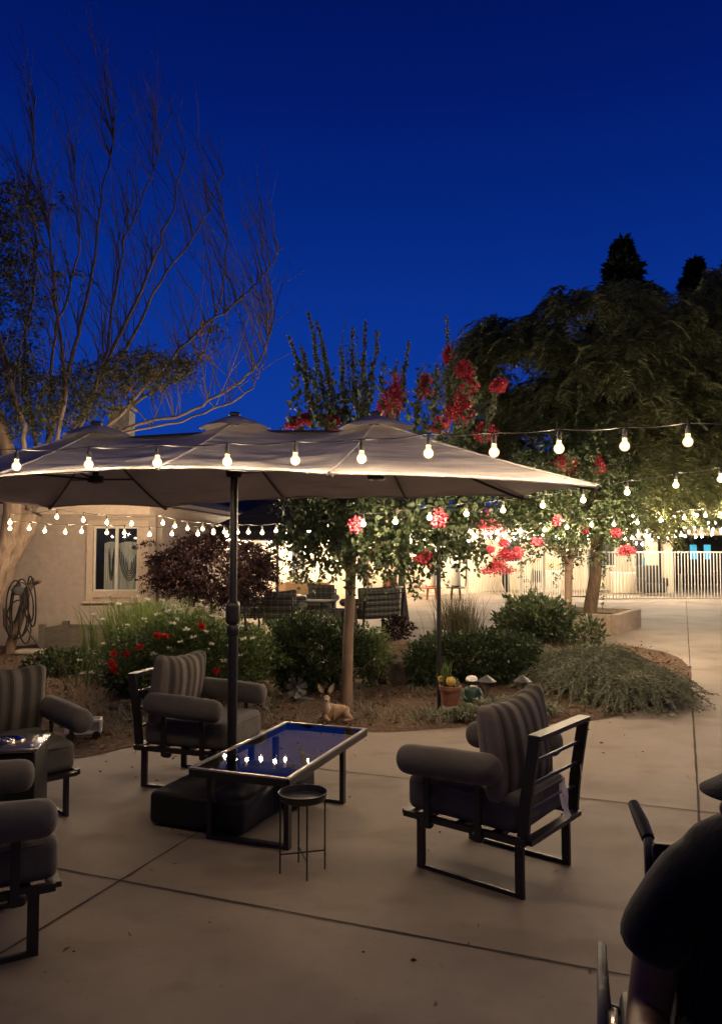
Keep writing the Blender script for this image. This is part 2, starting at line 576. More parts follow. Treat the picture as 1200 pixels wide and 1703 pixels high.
def leaf_quads(pos, dirs, size, ratio=0.45, curl=0.15):
    """diamond leaves: base at pos, pointing along dirs"""
    N = len(pos)
    d = nrmz(dirs)
    rnd = nrmz(rng.normal(size=(N, 3)))
    side = nrmz(np.cross(d, rnd))
    nrm = np.cross(side, d)
    L = np.asarray(size).reshape(-1, 1) * np.ones((N, 1))
    tip = pos + d * L
    mid = pos + d * L * 0.45 + nrm * L * curl
    return np.stack([pos, mid + side * L * ratio * 0.5, tip, mid - side * L * ratio * 0.5], axis=1)


def blob(n, c, r, hollow=0.6):
    d = nrmz(rng.normal(size=(n, 3)))
    rad = hollow + (1 - hollow) * rng.random((n, 1)) ** 0.7
    return np.asarray(c) + d * rad * np.asarray(r)


def blades(n, base_fun, height, hvar, width, droop, seg=5, spread=0.5, up=1.0):
    """curved ribbons -> (n*seg,4,3)"""
    base = base_fun(n)
    az = rng.random(n) * 2 * PI
    out = np.stack([np.cos(az), np.sin(az), np.zeros(n)], 1)
    H = height * (1 - hvar * rng.random((n, 1)))
    sp = spread * (0.3 + 0.7 * rng.random((n, 1)))
    side = np.stack([-np.sin(az), np.cos(az), np.zeros(n)], 1)
    az2 = rng.random(n) * PI
    side = nrmz(side + 0.6 * np.stack([np.cos(az2), np.sin(az2), np.zeros(n)], 1))
    pts, ws = [], []
    for k in range(seg + 1):
        t = k / seg
        p = base + out * (H * sp * t ** 1.6) + np.array([0, 0, 1]) * H * (t * up - droop * t ** 2.6)
        pts.append(p)
        ws.append(width * (1 - t ** 1.5) * (0.6 + 0.4 * min(1, t * 4)) + width * 0.06)
    Q = []
    for k in range(seg):
        Q.append(np.stack([pts[k] - side * ws[k], pts[k] + side * ws[k], pts[k + 1] + side * ws[k + 1], pts[k + 1] - side * ws[k + 1]], 1))
    return np.concatenate(Q, 0)


def blades_mesh(name, Qs, mat, parent):
    return quads_np(name, Qs, mat, parent)


def shoots(paths, per_m, size, taper=True, spread=0.9, ratio=0.45):
    """leaves along polylines; returns leaf quads"""
    pos, dr, sz = [], [], []
    for path in paths:
        path = np.asarray(path, dtype=float)
        seg = path[1:] - path[:-1]
        L = np.linalg.norm(seg, axis=1)
        n = max(3, int(L.sum() * per_m))
        cum = np.concatenate([[0], np.cumsum(L)]) / max(L.sum(), 1e-6)
        t = rng.random(n) ** 0.85
        i = np.clip(np.searchsorted(cum, t, side='right') - 1, 0, len(seg) - 1)
        f = ((t - cum[i]) / np.maximum(cum[i + 1] - cum[i], 1e-6)).reshape(-1, 1)
        p = path[i] + seg[i] * f
        d = nrmz(seg[i]) * 0.7 + nrmz(rng.normal(size=(n, 3))) * spread
        pos.append(p); dr.append(d)
        sz.append(size * (0.7 + 0.5 * rng.random(n)) * ((1.1 - 0.5 * t) if taper else 1))
    return leaf_quads(np.concatenate(pos), np.concatenate(dr), np.concatenate(sz), ratio)


def wob(p, q, n=5, amp=0.05, sag=0.0):
    """wobbly polyline"""
    p, q = Vector(p), Vector(q)
    L = (q - p).length
    out = []
    for i in range(n + 1):
        t = i / n
        v = p.lerp(q, t)
        if 0 < i < n:
            v += Vector((random.uniform(-1, 1), random.uniform(-1, 1), random.uniform(-0.6, 0.6))) * amp * L
        v.z += sag * 4 * t * (1 - t)
        out.append(v)
    return out


def skin(name, joints, edges, mat, parent=None, root=0, level=2):
    """one continuous body: joints = [(x,y,z,r)]"""
    me = bpy.data.meshes.new(name)
    me.from_pydata([j[:3] for j in joints], edges, [])
    me.update()
    o = bpy.data.objects.new(name, me)
    COL.objects.link(o)
    if parent:
        o.parent = parent
    md = o.modifiers.new('skin', 'SKIN')
    md.use_smooth_shade = True
    for i, j in enumerate(joints):
        sv = me.skin_vertices[0].data[i]
        r = j[3] if hasattr(j[3], '__len__') else (j[3], j[3])
        sv.radius = r
        sv.use_root = (i == root)
    sd = o.modifiers.new('sub', 'SUBSURF')
    sd.levels = sd.render_levels = level
    me.materials.append(m[mat])
    return o


D = Vector((0.36, 0.933, 0)).normalized()      # slab grid: away from the viewer
E = Vector((D.y, -D.x, 0))                     # slab grid: across
GRZ = math.atan2(E.y, E.x)
# ------------------------------------------------------------------ world
w = bpy.data.worlds.new('World')
SC.world = w
w.use_nodes = True
nt = w.node_tree
nt.nodes.clear()
wo = nt.nodes.new('ShaderNodeOutputWorld')
bg = nt.nodes.new('ShaderNodeBackground')
sky = nt.nodes.new('ShaderNodeTexSky')
sky.sky_type = 'NISHITA'
sky.sun_disc = False
sky.sun_elevation = math.radians(-4.0)
sky.sun_rotation = math.radians(200)
tc = nt.nodes.new('ShaderNodeTexCoord')
sep = nt.nodes.new('ShaderNodeSeparateXYZ')
nt.links.new(tc.outputs['Generated'], sep.inputs[0])
rp = nt.nodes.new('ShaderNodeValToRGB')
el = rp.color_ramp.elements
stops = [(0.0, (0.004, 0.041, 0.32)), (0.16, (0.0042, 0.041, 0.32)), (0.28, (0.0026, 0.031, 0.27)), (0.40, (0.0011, 0.019, 0.20)), (0.52, (0.0004, 0.0098, 0.137)), (0.64, (0.0002, 0.0055, 0.092)), (1.0, (0.0001, 0.002, 0.035))]
while len(el) < len(stops):
    el.new(0.5)
for e, (p, c) in zip(el, stops):
    e.position = p
    e.color = (*c, 1)
nt.links.new(sep.outputs['Z'], rp.inputs['Fac'])
mixn = nt.nodes.new('ShaderNodeMixRGB')
mixn.blend_type = 'ADD'
mixn.inputs[0].default_value = 0.01
nt.links.new(rp.outputs[0], mixn.inputs[1])
nt.links.new(sky.outputs[0], mixn.inputs[2])
nt.links.new(mixn.outputs[0], bg.inputs['Color'])
# the dusk glow lies ahead; the sky falls darker towards the side behind the viewer
mr = nt.nodes.new('ShaderNodeMapRange')
mr.inputs['From Min'].default_value = -0.6
mr.inputs['From Max'].default_value = 0.35
mr.inputs['To Min'].default_value = 0.25
mr.inputs['To Max'].default_value = 1.0
nt.links.new(sep.outputs['Y'], mr.inputs['Value'])
nt.links.new(mr.outputs[0], bg.inputs['Strength'])
nt.links.new(bg.outputs[0], wo.inputs['Surface'])

# ------------------------------------------------------------------ ground
g = MB()
g.add([(-300, -60, 0), (300, -60, 0), (300, 500, 0), (-300, 500, 0)], [(0, 1, 2, 3)])
tag(g.build('patio_paving', 'concrete', smooth=False), kind='structure')
bedpx = [(-60, 1276), (60, 1268), (150, 1258), (215, 1243), (300, 1228), (440, 1215), (540, 1216), (640, 1218), (720, 1213), (790, 1208), (870, 1207), (940, 1203), (1010, 1195), (1070, 1180),
         (1118, 1162), (1143, 1140), (1148, 1116), (1125, 1093), (1080, 1080), (1000, 1070), (900, 1072), (830, 1072), (760, 1070), (690, 1068), (630, 1064), (560, 1059), (470, 1063), (380, 1066), (250, 1060), (140, 1062), (60, 1070), (-60, 1080)]
bed = [G(u, v).xy for u, v in bedpx]
# smooth the outline with a Catmull-Rom pass
def catmull(pts, k=4):
    out = []
    n = len(pts)
    for i in range(n):
        a, b, c, d = pts[i - 1], pts[i], pts[(i + 1) % n], pts[(i + 2) % n]
        for j in range(k):
            t = j / k
            out.append(0.5 * ((2 * b) + (c - a) * t + (2 * a - 5 * b + 4 * c - d) * t * t + (3 * b - a - 3 * c + d) * t ** 3))
    return out
bed = catmull([Vector(p) for p in bed])
def inside(p, poly):
    r = False
    j = len(poly) - 1
    for i in range(len(poly)):
        a, b = poly[i], poly[j]
        if (a.y > p[1]) != (b.y > p[1]) and p[0] < (b.x - a.x) * (p[1] - a.y) / (b.y - a.y) + a.x:
            r = not r
        j = i
    return r
def edge_dist(p, poly):
    best = 1e9
    P2 = Vector(p)
    for i in range(len(poly)):
        a, b = poly[i - 1], poly[i]
        ab = b - a
        t = max(0, min(1, (P2 - a).dot(ab) / max(ab.length_squared, 1e-9)))
        best = min(best, (a + ab * t - P2).length)
    return best
pts = [p.copy() for p in bed]
bx0, bx1 = min(p.x for p in bed), max(p.x for p in bed)
by0, by1 = min(p.y for p in bed), max(p.y for p in bed)
st = 0.2
yy = by0
while yy < by1:
    xx = bx0
    while xx < bx1:
        q = (xx + random.uniform(-.06, .06), yy + random.uniform(-.06, .06))
        if inside(q, bed) and edge_dist(q, bed) > 0.1:
            pts.append(Vector(q))
        xx += st
    yy += st
vs, es, fs, *_ = geometry.delaunay_2d_cdt(pts, [(i, (i + 1) % len(bed)) for i in range(len(bed))], [], 1, 1e-4)
sv = []
for p in vs:
    dd = edge_dist(p, bed)
    h = 0.0 if dd < 0.02 else min(1, dd / 0.8) * 0.035 + min(1, dd / 0.3) * random.uniform(-.012, .02)
    sv.append((p.x, p.y, 0.005 + max(0, h)))
g = MB(); g.add(sv, [tuple(f) for f in fs])
tag(g.build('garden_soil', 'soil'), kind='structure')
def Z0(x, y):
    return 0.03 if inside((x, y), bed) else 0.0
# joints between the slabs
g = MB()
def joint(p, q, wd=0.011):
    n = (q - p).normalized().cross(Vector((0, 0, 1))) * wd / 2
    k = max(2, int((q - p).length / 0.5))
    k *= 3
    js_ = [(random.uniform(-.25, .25), random.uniform(.7, 1.35)) for _ in range(k + 1)]
    for i in range(k):
        a, b = p.lerp(q, i / k) + n * js_[i][0], p.lerp(q, (i + 1) / k) + n * js_[i + 1][0]
        n0, n1 = n * js_[i][1], n * js_[i + 1][1]
        g.add([a + n0, b + n1, b - n1, a - n0], [(0, 3, 2, 1)])
zz = Vector((0, 0, 0.004))
e1 = G(1140, 1000); e2 = G(1120, 1385)
joint(e2 - D * 5 + zz, e1 + zz, 0.014)
k1 = G(200, 1465)
k2 = G(985, 1610)
joint(k1 - E * 3.5 + zz, k1 + E * 5.5 + zz)
joint(k1 - D * 4 + zz, k1 + D * 3.6 + zz)
k3 = G(520, 1278)
joint(k3 - E * 1.9 + zz, k3 + E * 6 + zz)
joint(G(960, 1062) + zz, G(1139, 1056) + zz)
joint(G(690, 1030) + zz, G(1139, 1030) + zz, 0.02)
joint(G(1141, 1085) + zz, G(1300, 1092) + zz, 0.012)
tag(g.build('paving_joints', 'joint', smooth=False), kind='structure')

# ------------------------------------------------------------------ buildings
# house with the window (its wall faces the viewer) and the lit wing behind the maple
H = thing('house', 'stucco house with a sliding window, low eave and brown porch posts behind the garden bed', 'house', (-3.4, 13.0, 0))
HO = Vector((-3.4, 13.0, 0))
def hp(p):
    return Vector(p) - HO
wl = Vector((-9.5, 12.4, 0)); wr = Vector((-3.45, 13.0, 0))
wd = (wr - wl).normalized(); wn = Vector((wd.y, -wd.x, 0))   # towards the viewer
def on_wall(u):
    d = ray(u, 900)
    # intersection of the sight line with the wall line, in plan
    a = np.array([[d.x, -wd.x], [d.y, -wd.y]])
    t, s_ = np.linalg.solve(a, np.array([wl.x, wl.y]))
    return wl + wd * s_
WA, WB = on_wall(158), on_wall(232)
ydep = WA.y
zb, zt = P(195, 983, (WA.y + WB.y) / 2).z, P(195, 876, (WA.y + WB.y) / 2).z
T = 0.16
def wseg(mb, a, b, z0, z1, t, off=0):
    o = wn * off
    mb.wall(hp(a) + o, hp(b) + o, z0, z1, t)
g = MB()
wseg(g, wl, WA, 0, 2.45, T); wseg(g, WB, wr, 0, 2.45, T)
wseg(g, WA, WB, 0, zb, T); wseg(g, WA, WB, zt, 2.45, T)
back_l = Vector((-2.35, 22.6, 0))
g.wall(hp(wr + Vector((0.0, 0.1, 0))), hp(back_l), 0, 2.45, T)
g.build('wall', 'stucco', H, False)
g = MB()
far_r = Vector((1.95, 27.0, 0))
g.wall(hp(back_l), hp(far_r), 0, 2.75, T)
g.wall(hp(far_r), hp(far_r + Vector((4.2, 4.6, 0))), 0, 2.75, T)
g.build('porch_wall', 'cream', H, False)
# window
fr = MB(); o = .1
wseg(fr, WA - wd * .10, WA, zb - .16, zt + .10, .05, .1); wseg(fr, WB, WB + wd * .17, zb - .16, zt + .10, .05, .1)
wseg(fr, WA, WB, zt, zt + .10, .05, .1)
wseg(fr, WA, WB, zb - .10, zb, .05, .1)
win = fr.build('window', 'trim', H, False)
g = MB(); wseg(g, WA - wd * .14, WB + wd * .2, zb - .19, zb - .162, .12, .13)
g.build('window_sill', 'trim', win, False)
mid = WA.lerp(WB, 0.5)
g = MB()
for a, b in ((WA, WA + wd * .03), (mid - wd * .02, mid + wd * .03), (WB - wd * .03, WB)):
    wseg(g, a, b, zb, zt, .05, .03)
wseg(g, WA + wd * .03, mid - wd * .02, zb, zb + .03, .045, .03); wseg(g, mid + wd * .03, WB - wd * .03, zb, zb + .03, .045, .03)
wseg(g, WA + wd * .03, mid - wd * .02, zt - .03, zt, .045, .03); wseg(g, mid + wd * .03, WB - wd * .03, zt - .03, zt, .045, .03)
g.build('sash', 'white', win, False)
g = MB(); wseg(g, WA + wd * .03, mid - wd * .02, zb + .03, zt - .03, .006, .02); wseg(g, mid + wd * .03, WB - wd * .03, zb + .03, zt - .03, .006, .035)
g.build('pane', 'pane', win, False)
# pale curtain drawn in swags behind both panes
g = MB()
for c0, c1 in ((hp(mid + wd * .005), hp(WB)), (hp(WA + wd * .14), hp(mid - wd * .01))):
    g.grid(lambda u, v, c0=c0, c1=c1: c0.lerp(c1, u) - wn * (.085 + .010 * math.sin(34 * u)) + Vector((0, 0, zb + (zt - zb) * v * (.74 + .03 * math.sin(3 * u)))), 36, 10)
g.build('curtain', 'drape', win)
g = MB()
for (ca, cb, n_) in ((hp(mid + wd * .03), hp(mid + wd * .36), 5), (hp(mid + wd * .38), hp(WB) - wd * .02, 4), (hp(WA + wd * .22), hp(mid - wd * .06), 4)):
    for i in range(n_):
        k_ = 1 - i * .19
        cm = (ca + cb) / 2
        g.tube([cm + (ca - cm) * math.cos(PI * t / 14) * k_ - wn * .062 + Vector((0, 0, zb + (zt - zb) * (.66 - .05 * i) - (zt - zb) * (.5 - .085 * i) * math.sin(PI * t / 14))) for t in range(15)], .007, 5)
g.build('swag_cord', 'pewter', win)
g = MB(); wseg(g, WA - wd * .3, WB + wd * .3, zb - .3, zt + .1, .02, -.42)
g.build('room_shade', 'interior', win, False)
# eave, fascia and roof of the front part, then of the wing
ov = 0.62
fa, fb = hp(wl) + wn * ov, hp(wr) + wn * ov - wd * .02
fc = Vector((-2.30, 21.6, 0)) - HO
g = MB()
g.wall(fa, fb, 2.17, 2.33, .03)
g.wall(fb, fc, 2.17, 2.33, .03)
g.build('fascia', 'trim', H, False)
g = MB()
z = Vector((0, 0, 2.19))
g.add([fa + z, fb + z, fc + z, hp(back_l) + Vector((0, -1, 0)) + z, hp(wr) + z, hp(wl) + z], [(0, 5, 4, 1), (1, 4, 3, 2)])
g.build('soffit', 'trim', H, False)
g = MB()
z0, z1 = Vector((0, 0, 2.34)), Vector((0, 0, 3.35))
ra, rb = fa - wn * .02 + Vector((0, 0, 2.34)), fb + wd * .04 + Vector((0, 0, 2.34))
rc = fc + wd * .04 + Vector((0, 0, 2.34))
rid_l, rid_r = hp(wl) - wn * 3.6 + z1, hp(wr) - wn * 3.6 - wd * 2.6 + z1
rid_b = Vector((-5.2, 22.5, 0)) - HO + z1
g.add([ra, rb, rid_r, rid_l, rc, rid_b], [(0, 1, 2, 3), (1, 4, 5, 2)])
g.add([v + Vector((0, 0, -.03)) for v in (ra, rb, rid_r, rid_l, rc, rid_b)], [(3, 2, 1, 0), (2, 5, 4, 1)])
vq = back_l + Vector((.55, -.75, 2.80)) - HO
vu = vq + Vector((-2.6, 2.6, 1.2))
g.add([rc, vq, vu, rid_b], [(0, 1, 2, 3)])
roof = g.build('roof', 'roof', H, False)
ch = P(203, 690, 15.6) - HO
g = MB(); g.box((ch.x, ch.y, ch.z - .55), (.42, .4, 1.2)); g.box((ch.x, ch.y, ch.z + .12), (.5, .48, .05))
g.build('chimney', 'stone', roof, False)
for u, dep in ((257, 13.6), (286, 14.1)):
    p = P(u, 915, dep) - HO
    g = MB(); g.box((p.x, p.y, 1.1), (.10, .10, 2.2)); g.box((p.x, p.y, .05), (.15, .15, .1))
    g.build('porch_post', 'darkwood', H, False)
# wing: eave over the lit wall, downpipe, inner window and door frame
g = MB()
q0, q1 = hp(back_l) + Vector((.55, -.75, 0)), hp(far_r) + Vector((.55, -.75, 0))
g.wall(q0, q1, 2.55, 2.75, .04)
zz2 = Vector((0, 0, 2.62))
g.add([q0 + zz2, q1 + zz2, hp(far_r) + zz2, hp(back_l) + zz2], [(0, 1, 2, 3)])
g.build('porch_eave', 'trim', H, False)
g = MB()
zr = Vector((0, 0, 2.77))
up = Vector((-2.6, 2.6, 1.2))
g.add([q0 + zr, q1 + zr, q1 + zr + up, q0 + zr + up], [(0, 1, 2, 3)])
g.build('porch_roof', 'roof', H, False)
wdir = (far_r - back_l).normalized(); wnn = Vector((wdir.y, -wdir.x, 0))
p = back_l + wdir * 3.55 + wnn * .13 - HO
g = MB(); g.tube([(p.x, p.y, .1), (p.x, p.y, 2.5)], .045)
g.build('downpipe', 'darkwood', H)
p0, p1 = back_l + wdir * .25 + wnn * .1 - HO, back_l + wdir * .85 + wnn * .1 - HO
g = MB(); g.wall(p0, p1, .95, 2.1, .05)
wf = g.build('window', 'white', H, False)
g = MB(); dl = (p1 - p0) * .12
g.wall(p0 + dl + wnn * .03, p1 - dl + wnn * .03, 1.03, 2.02, .02); g.build('pane', 'interior', wf, False)
p0, p1 = back_l + wdir * 2.55 + wnn * .1 - HO, back_l + wdir * 3.35 + wnn * .1 - HO
g = MB(); g.wall(p0, p1, .02, 2.05, .05)
dr = g.build('door', 'white', H, False)
g = MB(); g.ball(p0 + (p1 - p0) * .12 + wnn * .06 + Vector((0, 0, 1)), .035, 6); g.build('handle', 'chrome', dr)

# hall beyond the fence, with the carport
HL = thing('hall_building', 'long cream hall building with a carport behind the white fence', 'hall', (10, 31, 0))
HLO = Vector((10, 31, 0))
def P0(u, y):
    v = P(u, HORIZON, y); return Vector((v.x, v.y, 0))
g = MB()
la, lb = P0(650, 31), P0(1092, 31)
def lw(mb, u0, u1, z0, z1, t=.2, off=0, y=31):
    a, b = P0(u0, y), P0(u1, y)
    mb.wall(a - HLO + Vector((0, off, 0)), b - HLO + Vector((0, off, 0)), z0, z1, t)
lw(g, 650, 1092, 0, 2.9)
g.build('wall', 'cream', HL, False)
g = MB()
for u in (1082, 1108):
    a = P0(u, 29.2) - HLO; g.box((a.x, a.y, 1.25), (.34, .34, 2.5))
g.build('column', 'cream', HL, False)
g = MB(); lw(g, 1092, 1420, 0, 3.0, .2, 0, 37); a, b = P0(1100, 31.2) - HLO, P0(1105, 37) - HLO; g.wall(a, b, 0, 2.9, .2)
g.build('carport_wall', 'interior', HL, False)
g = MB(); a, b = P0(640, 28.6) - HLO, P0(1420, 28.6) - HLO
g.wall(a, b, 2.15, 2.42, .2)
g.build('beam', 'trim', HL, False)
g = MB()
c, d = P0(640, 39) - HLO, P0(1420, 39) - HLO
z3 = Vector((0, 0, 2.43)); z4 = Vector((0, 0, 3.4))
g.add([a + z3 + Vector((0, -.3, 0)), b + z3 + Vector((0, -.3, 0)), d + z4, c + z4], [(0, 1, 2, 3)])
g.add([a + z3 + Vector((0, -.3, .08)), b + z3 + Vector((0, -.3, .08)), d + z4 + Vector((0, 0, .08)), c + z4 + Vector((0, 0, .08))], [(0, 1, 2, 3)])
g.build('roof', 'roof', HL, False)
# door with barred light
g = MB(); lw(g, 772, 820, .02, 2.15, .06, -.13)
dr = g.build('door', 'white', HL, False)
g = MB(); lw(g, 779, 814, 1.22, 2.0, .03, -.16); g.build('pane', 'interior', dr, False)
g = MB()
for i in range(5):
    u = 783 + i * 6.6
    lw(g, u - .9, u + .9, 1.2, 2.02, .02, -.19)
g.build('glazing_bar', 'white', dr, False)
g = MB(); a = P0(778, 31) - HLO; g.ball((a.x, a.y - .2, 1.0), .05, 6); g.build('handle', 'chrome', dr)
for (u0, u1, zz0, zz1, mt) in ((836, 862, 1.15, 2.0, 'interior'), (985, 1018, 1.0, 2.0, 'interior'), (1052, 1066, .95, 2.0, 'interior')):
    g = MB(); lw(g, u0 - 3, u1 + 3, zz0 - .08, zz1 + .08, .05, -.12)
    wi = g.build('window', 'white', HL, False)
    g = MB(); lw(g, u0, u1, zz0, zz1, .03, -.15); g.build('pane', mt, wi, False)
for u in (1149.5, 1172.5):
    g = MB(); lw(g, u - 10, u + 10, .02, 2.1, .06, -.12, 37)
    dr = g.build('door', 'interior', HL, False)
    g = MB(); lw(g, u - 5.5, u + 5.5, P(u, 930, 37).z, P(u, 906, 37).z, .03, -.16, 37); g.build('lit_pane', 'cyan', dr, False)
g = MB(); lw(g, 1067, 1080, P(1, 943, 31).z, P(1, 927, 31).z, .04, -.14); g.build('lit_window', 'screen', HL, False)

# ------------------------------------------------------------------ fence
def fence(name, label, pa, pb, posts, gap=.105, h=1.57):
    F = thing(name, label, 'fence', pa)
    pb = pb - pa
    L = pb.length; d = pb.normalized()
    g = MB()
    g.bar((0, 0, h - .03), pb + Vector((0, 0, h - .03)), .035, .045); g.bar((0, 0, .12), pb + Vector((0, 0, .12)), .035, .045)
    k = int(L / gap)
    for i in range(1, k):
        p = d * (L * i / k)
        g.box((p.x, p.y, .14 + (h - .2) / 2), (.020, .020, h - .2), Matrix.Rotation(math.atan2(d.y, d.x), 3, 'Z'))
    g.build('picket_panel', 'white', F, False)
    for t in posts:
        p = d * (L * t)
        g = MB(); g.box((p.x, p.y, h / 2 + .01), (.10, .10, h + .02)); g.box((p.x, p.y, h + .035), (.13, .13, .03))
        g.build('post', 'white', F, False)
    return F
f0 = G(640, 991); f1 = G(776, 992); f2 = G(866, 994); f3 = G(980, 1003); f4 = G(1215, 1001); f5 = f4 + (f4 - f3) * 1.2
fence('picket_fence', 'white metal picket fence from the folded red chair to the barred door', f0, f1, (0, 1))
fence('picket_fence', 'white metal picket fence in front of the person in a red jacket', f1, f2, (1,))
fence('picket_fence', 'white metal picket fence behind the tree in the square planter', f2, f3, (.36,))
fence('picket_fence', 'white metal picket fence across the dark carport with two blue lit panes', f3, f5, (0, .45, 1))

# ------------------------------------------------------------------ square planter
pn = G(1021, 1054)
pd, pe = Vector((.55, .84, 0)).normalized(), Vector((-.84, .55, 0)).normalized()
PT = thing('tree_planter', 'low square concrete planter round the trunk of the big feathery tree', 'planter', pn)
g = MB()
LA, LB, ph, pt = 1.75, 1.5, .36, .16
c = [Vector((0, 0, 0)), pd * LA, pd * LA + pe * LB, pe * LB]
g.wall(c[0] - pd * 0, c[1], 0, ph, pt); g.wall(c[3], c[2], 0, ph, pt)
g.wall(c[0] + pe * (pt / 2), c[3] - pe * (pt / 2), 0, ph - .002, pt); g.wall(c[1] + pe * (pt / 2), c[2] - pe * (pt / 2), 0, ph - .002, pt)
g.build('wall', 'edge', PT, False)
g = MB(); g.add([v + Vector((0, 0, ph - .1)) for v in c], [(0, 1, 2, 3)]); g.build('soil_fill', 'soil', PT, False)
planter_mid = pn + pd * LA * .5 + pe * LB * .5

# ------------------------------------------------------------------ umbrella
UB = Vector((-.80, 4.85, 0))
ua, ub = Vector((.966, -.259, 0)), Vector((.259, .966, 0))
U = thing('patio_umbrella', 'long taupe patio umbrella with three vented peaks on one dark pole above the glass table', 'umbrella', UB)
def up_(v, z):
    v = Vector(v) - UB
    return Vector((v.x, v.y, z))
C_ = UB; R_ = UB + ua * .92; L_ = UB - ua * 1.0
hub = {'L': up_(L_, 2.40), 'C': up_(C_, 2.414), 'R': up_(R_, 2.375)}
wdt = .93
tipT = P(995, 808, 3.55)
pt = {'N0': up_(L_ - ub * wdt, 2.01), 'N1': up_(C_ - ub * wdt, 2.03), 'N2': up_(R_ - ub * wdt, 1.977),
      'F1': up_(L_ + ub * wdt, 1.938), 'F2': up_(C_ + ub * wdt, 1.99), 'F3': up_(R_ + ub * wdt, 1.974),
      'T': up_(tipT, tipT.z), 'F4': up_(P(870, 825, 5.3), 1.97),
      'F0': up_(L_ - ua * 1.05 + ub * wdt, 1.955), 'TL': up_(L_ - ua * 1.1 - ub * .9, 1.93)}
can = MB()
def panel_tri(h, a, b, sag=.05, cat=.05):
    def f(u, v):
        # u across, v from peak to edge
        e = a.lerp(b, u)
        mid = (a + b) / 2
        e = e.lerp(h, cat * 4 * u * (1 - u) * v)
        q = h.lerp(e, v)
        q.z -= .05 * 4 * v * (1 - v) * (0.35 + 2.2 * u * (1 - u)) - .012 * math.sin(9 * v + 3 * u) * u * (1 - u) * 4 * v
        return q
    can.grid(f, 12, 12)
def panel_quad(h0, h1, e1, e0, sag=.05, dip=.075, cat=.045):
    def f(u, v):
        top = h0.lerp(h1, u); top = top + Vector((0, 0, -dip * 4 * u * (1 - u)))
        e = e0.lerp(e1, u)
        e = e.lerp(top, cat * 4 * u * (1 - u))
        q = top.lerp(e, v)
        q.z -= .05 * 4 * v * (1 - v) * (0.35 + 1.9 * u * (1 - u))
        q.z += (.012 * math.sin(7 * v + 6 * u) + .009 * math.sin(19 * v - 4 * u) + .006 * math.sin(33 * v + 9 * u)) * (.25 + v) * 4 * u * (1 - u)
        return q
    can.grid(f, 26, 34)
hL, hC, hR = hub['L'], hub['C'], hub['R']
panel_quad(hC, hR, pt['N2'], pt['N1']); panel_quad(hC, hR, pt['F3'], pt['F2'])
panel_quad(hL, hC, pt['N1'], pt['N0']); panel_quad(hL, hC, pt['F2'], pt['F1'])
panel_tri(hR, pt['N2'], pt['T'], .03); panel_tri(hR, pt['T'], pt['F4']); panel_tri(hR, pt['F4'], pt['F3'])
panel_tri(hL, pt['F1'], pt['F0']); panel_tri(hL, pt['F0'], pt['TL']); panel_tri(hL, pt['TL'], pt['N0'])
co = can.build('canopy', 'canopy', U, True, 60)
# hems and seams of the cloth follow its real edges
def edge_path(h0, h1, e0, e1, cat):
    out = []
    for k in range(13):
        u = k / 12
        e = e0.lerp(e1, u)
        top = h0.lerp(h1, u) + (Vector((0, 0, -.075 * 4 * u * (1 - u))) if h0 is not h1 else Vector())
        out.append(e.lerp(top, cat * 4 * u * (1 - u)) + Vector((0, 0, -.004)))
    return out
for h0, h1, a, b, cat in ((hC, hR, 'N1', 'N2', .045), (hC, hR, 'F2', 'F3', .045), (hL, hC, 'N0', 'N1', .045), (hL, hC, 'F1', 'F2', .045), (hR, hR, 'N2', 'T', .05), (hR, hR, 'T', 'F4', .05), (hR, hR, 'F4', 'F3', .05), (hL, hL, 'F1', 'F0', .05), (hL, hL, 'F0', 'TL', .05), (hL, hL, 'TL', 'N0', .05)):
    g = MB(); g.tube(edge_path(h0, h1, pt[a], pt[b], cat), .0075, 6); g.build('hem', 'canopy', co)
ribs = (('L', 'N0'), ('L', 'F1'), ('L', 'F0'), ('L', 'TL'), ('C', 'N1'), ('C', 'F2'), ('R', 'N2'), ('R', 'F3'), ('R', 'T'), ('R', 'F4'))
for h, e in ribs:
    g = MB(); g.tube([hub[h].lerp(pt[e], t / 12) + Vector((0, 0, .0025 - .07 * (t / 12) * (1 - t / 12))) for t in range(1, 13)], .0055, 5); g.build('seam', 'canopy', co)
    a, b = hub[h] + Vector((0, 0, -.03)), pt[e]
    dn = lambda t: a.lerp(b, t) + Vector((0, 0, -.022 - .05 * 4 * t * (1 - t) * .42))
    g = MB(); g.tube([dn(t / 8 * .985) for t in range(9)], .0085, 6)
    tipv = dn(1.0); g.ball(tipv + Vector((0, 0, .012)), .016, 6)
    rb = g.build('rib', 'metal', U)
    runner = Vector((hub[h].x, hub[h].y, hub[h].z - .33))
    g = MB(); g.tube([runner, dn(.5)], .007, 6); g.build('strut', 'metal', rb)
for h in 'LCR':
    v = hub[h]
    g = MB()
    g.lathe([(.0, -.36), (.05, -.35), (.055, -.31), (.02, -.3), (.018, -.06), (.045, -.05), (.045, -.02), (0, -.01)], v, 14)
    hb = g.build('hub', 'metal', U)
    g = MB()
    def vent(u, vv, v=v, ph=ord(h)):
        an = 2 * PI * u
        r = .20 * vv * (1 + .03 * math.cos(4 * an + ph))
        zz_ = .042 - .085 * vv ** 1.3 + (.006 * math.sin(5 * an + ph) + .004 * math.sin(11 * an)) * vv * vv
        d_ = ua * math.cos(an) * r * 1.15 + ub * math.sin(an) * r
        return v + d_ + Vector((0, 0, zz_))
    g.grid(vent, 48, 6)
    g.build('vent_flap', 'canopy', U, True, 60)
    g = MB(); g.lathe([(.0, .035), (.035, .038), (.04, .048), (.025, .060), (0, .063)], v, 12); g.build('finial', 'black', U)
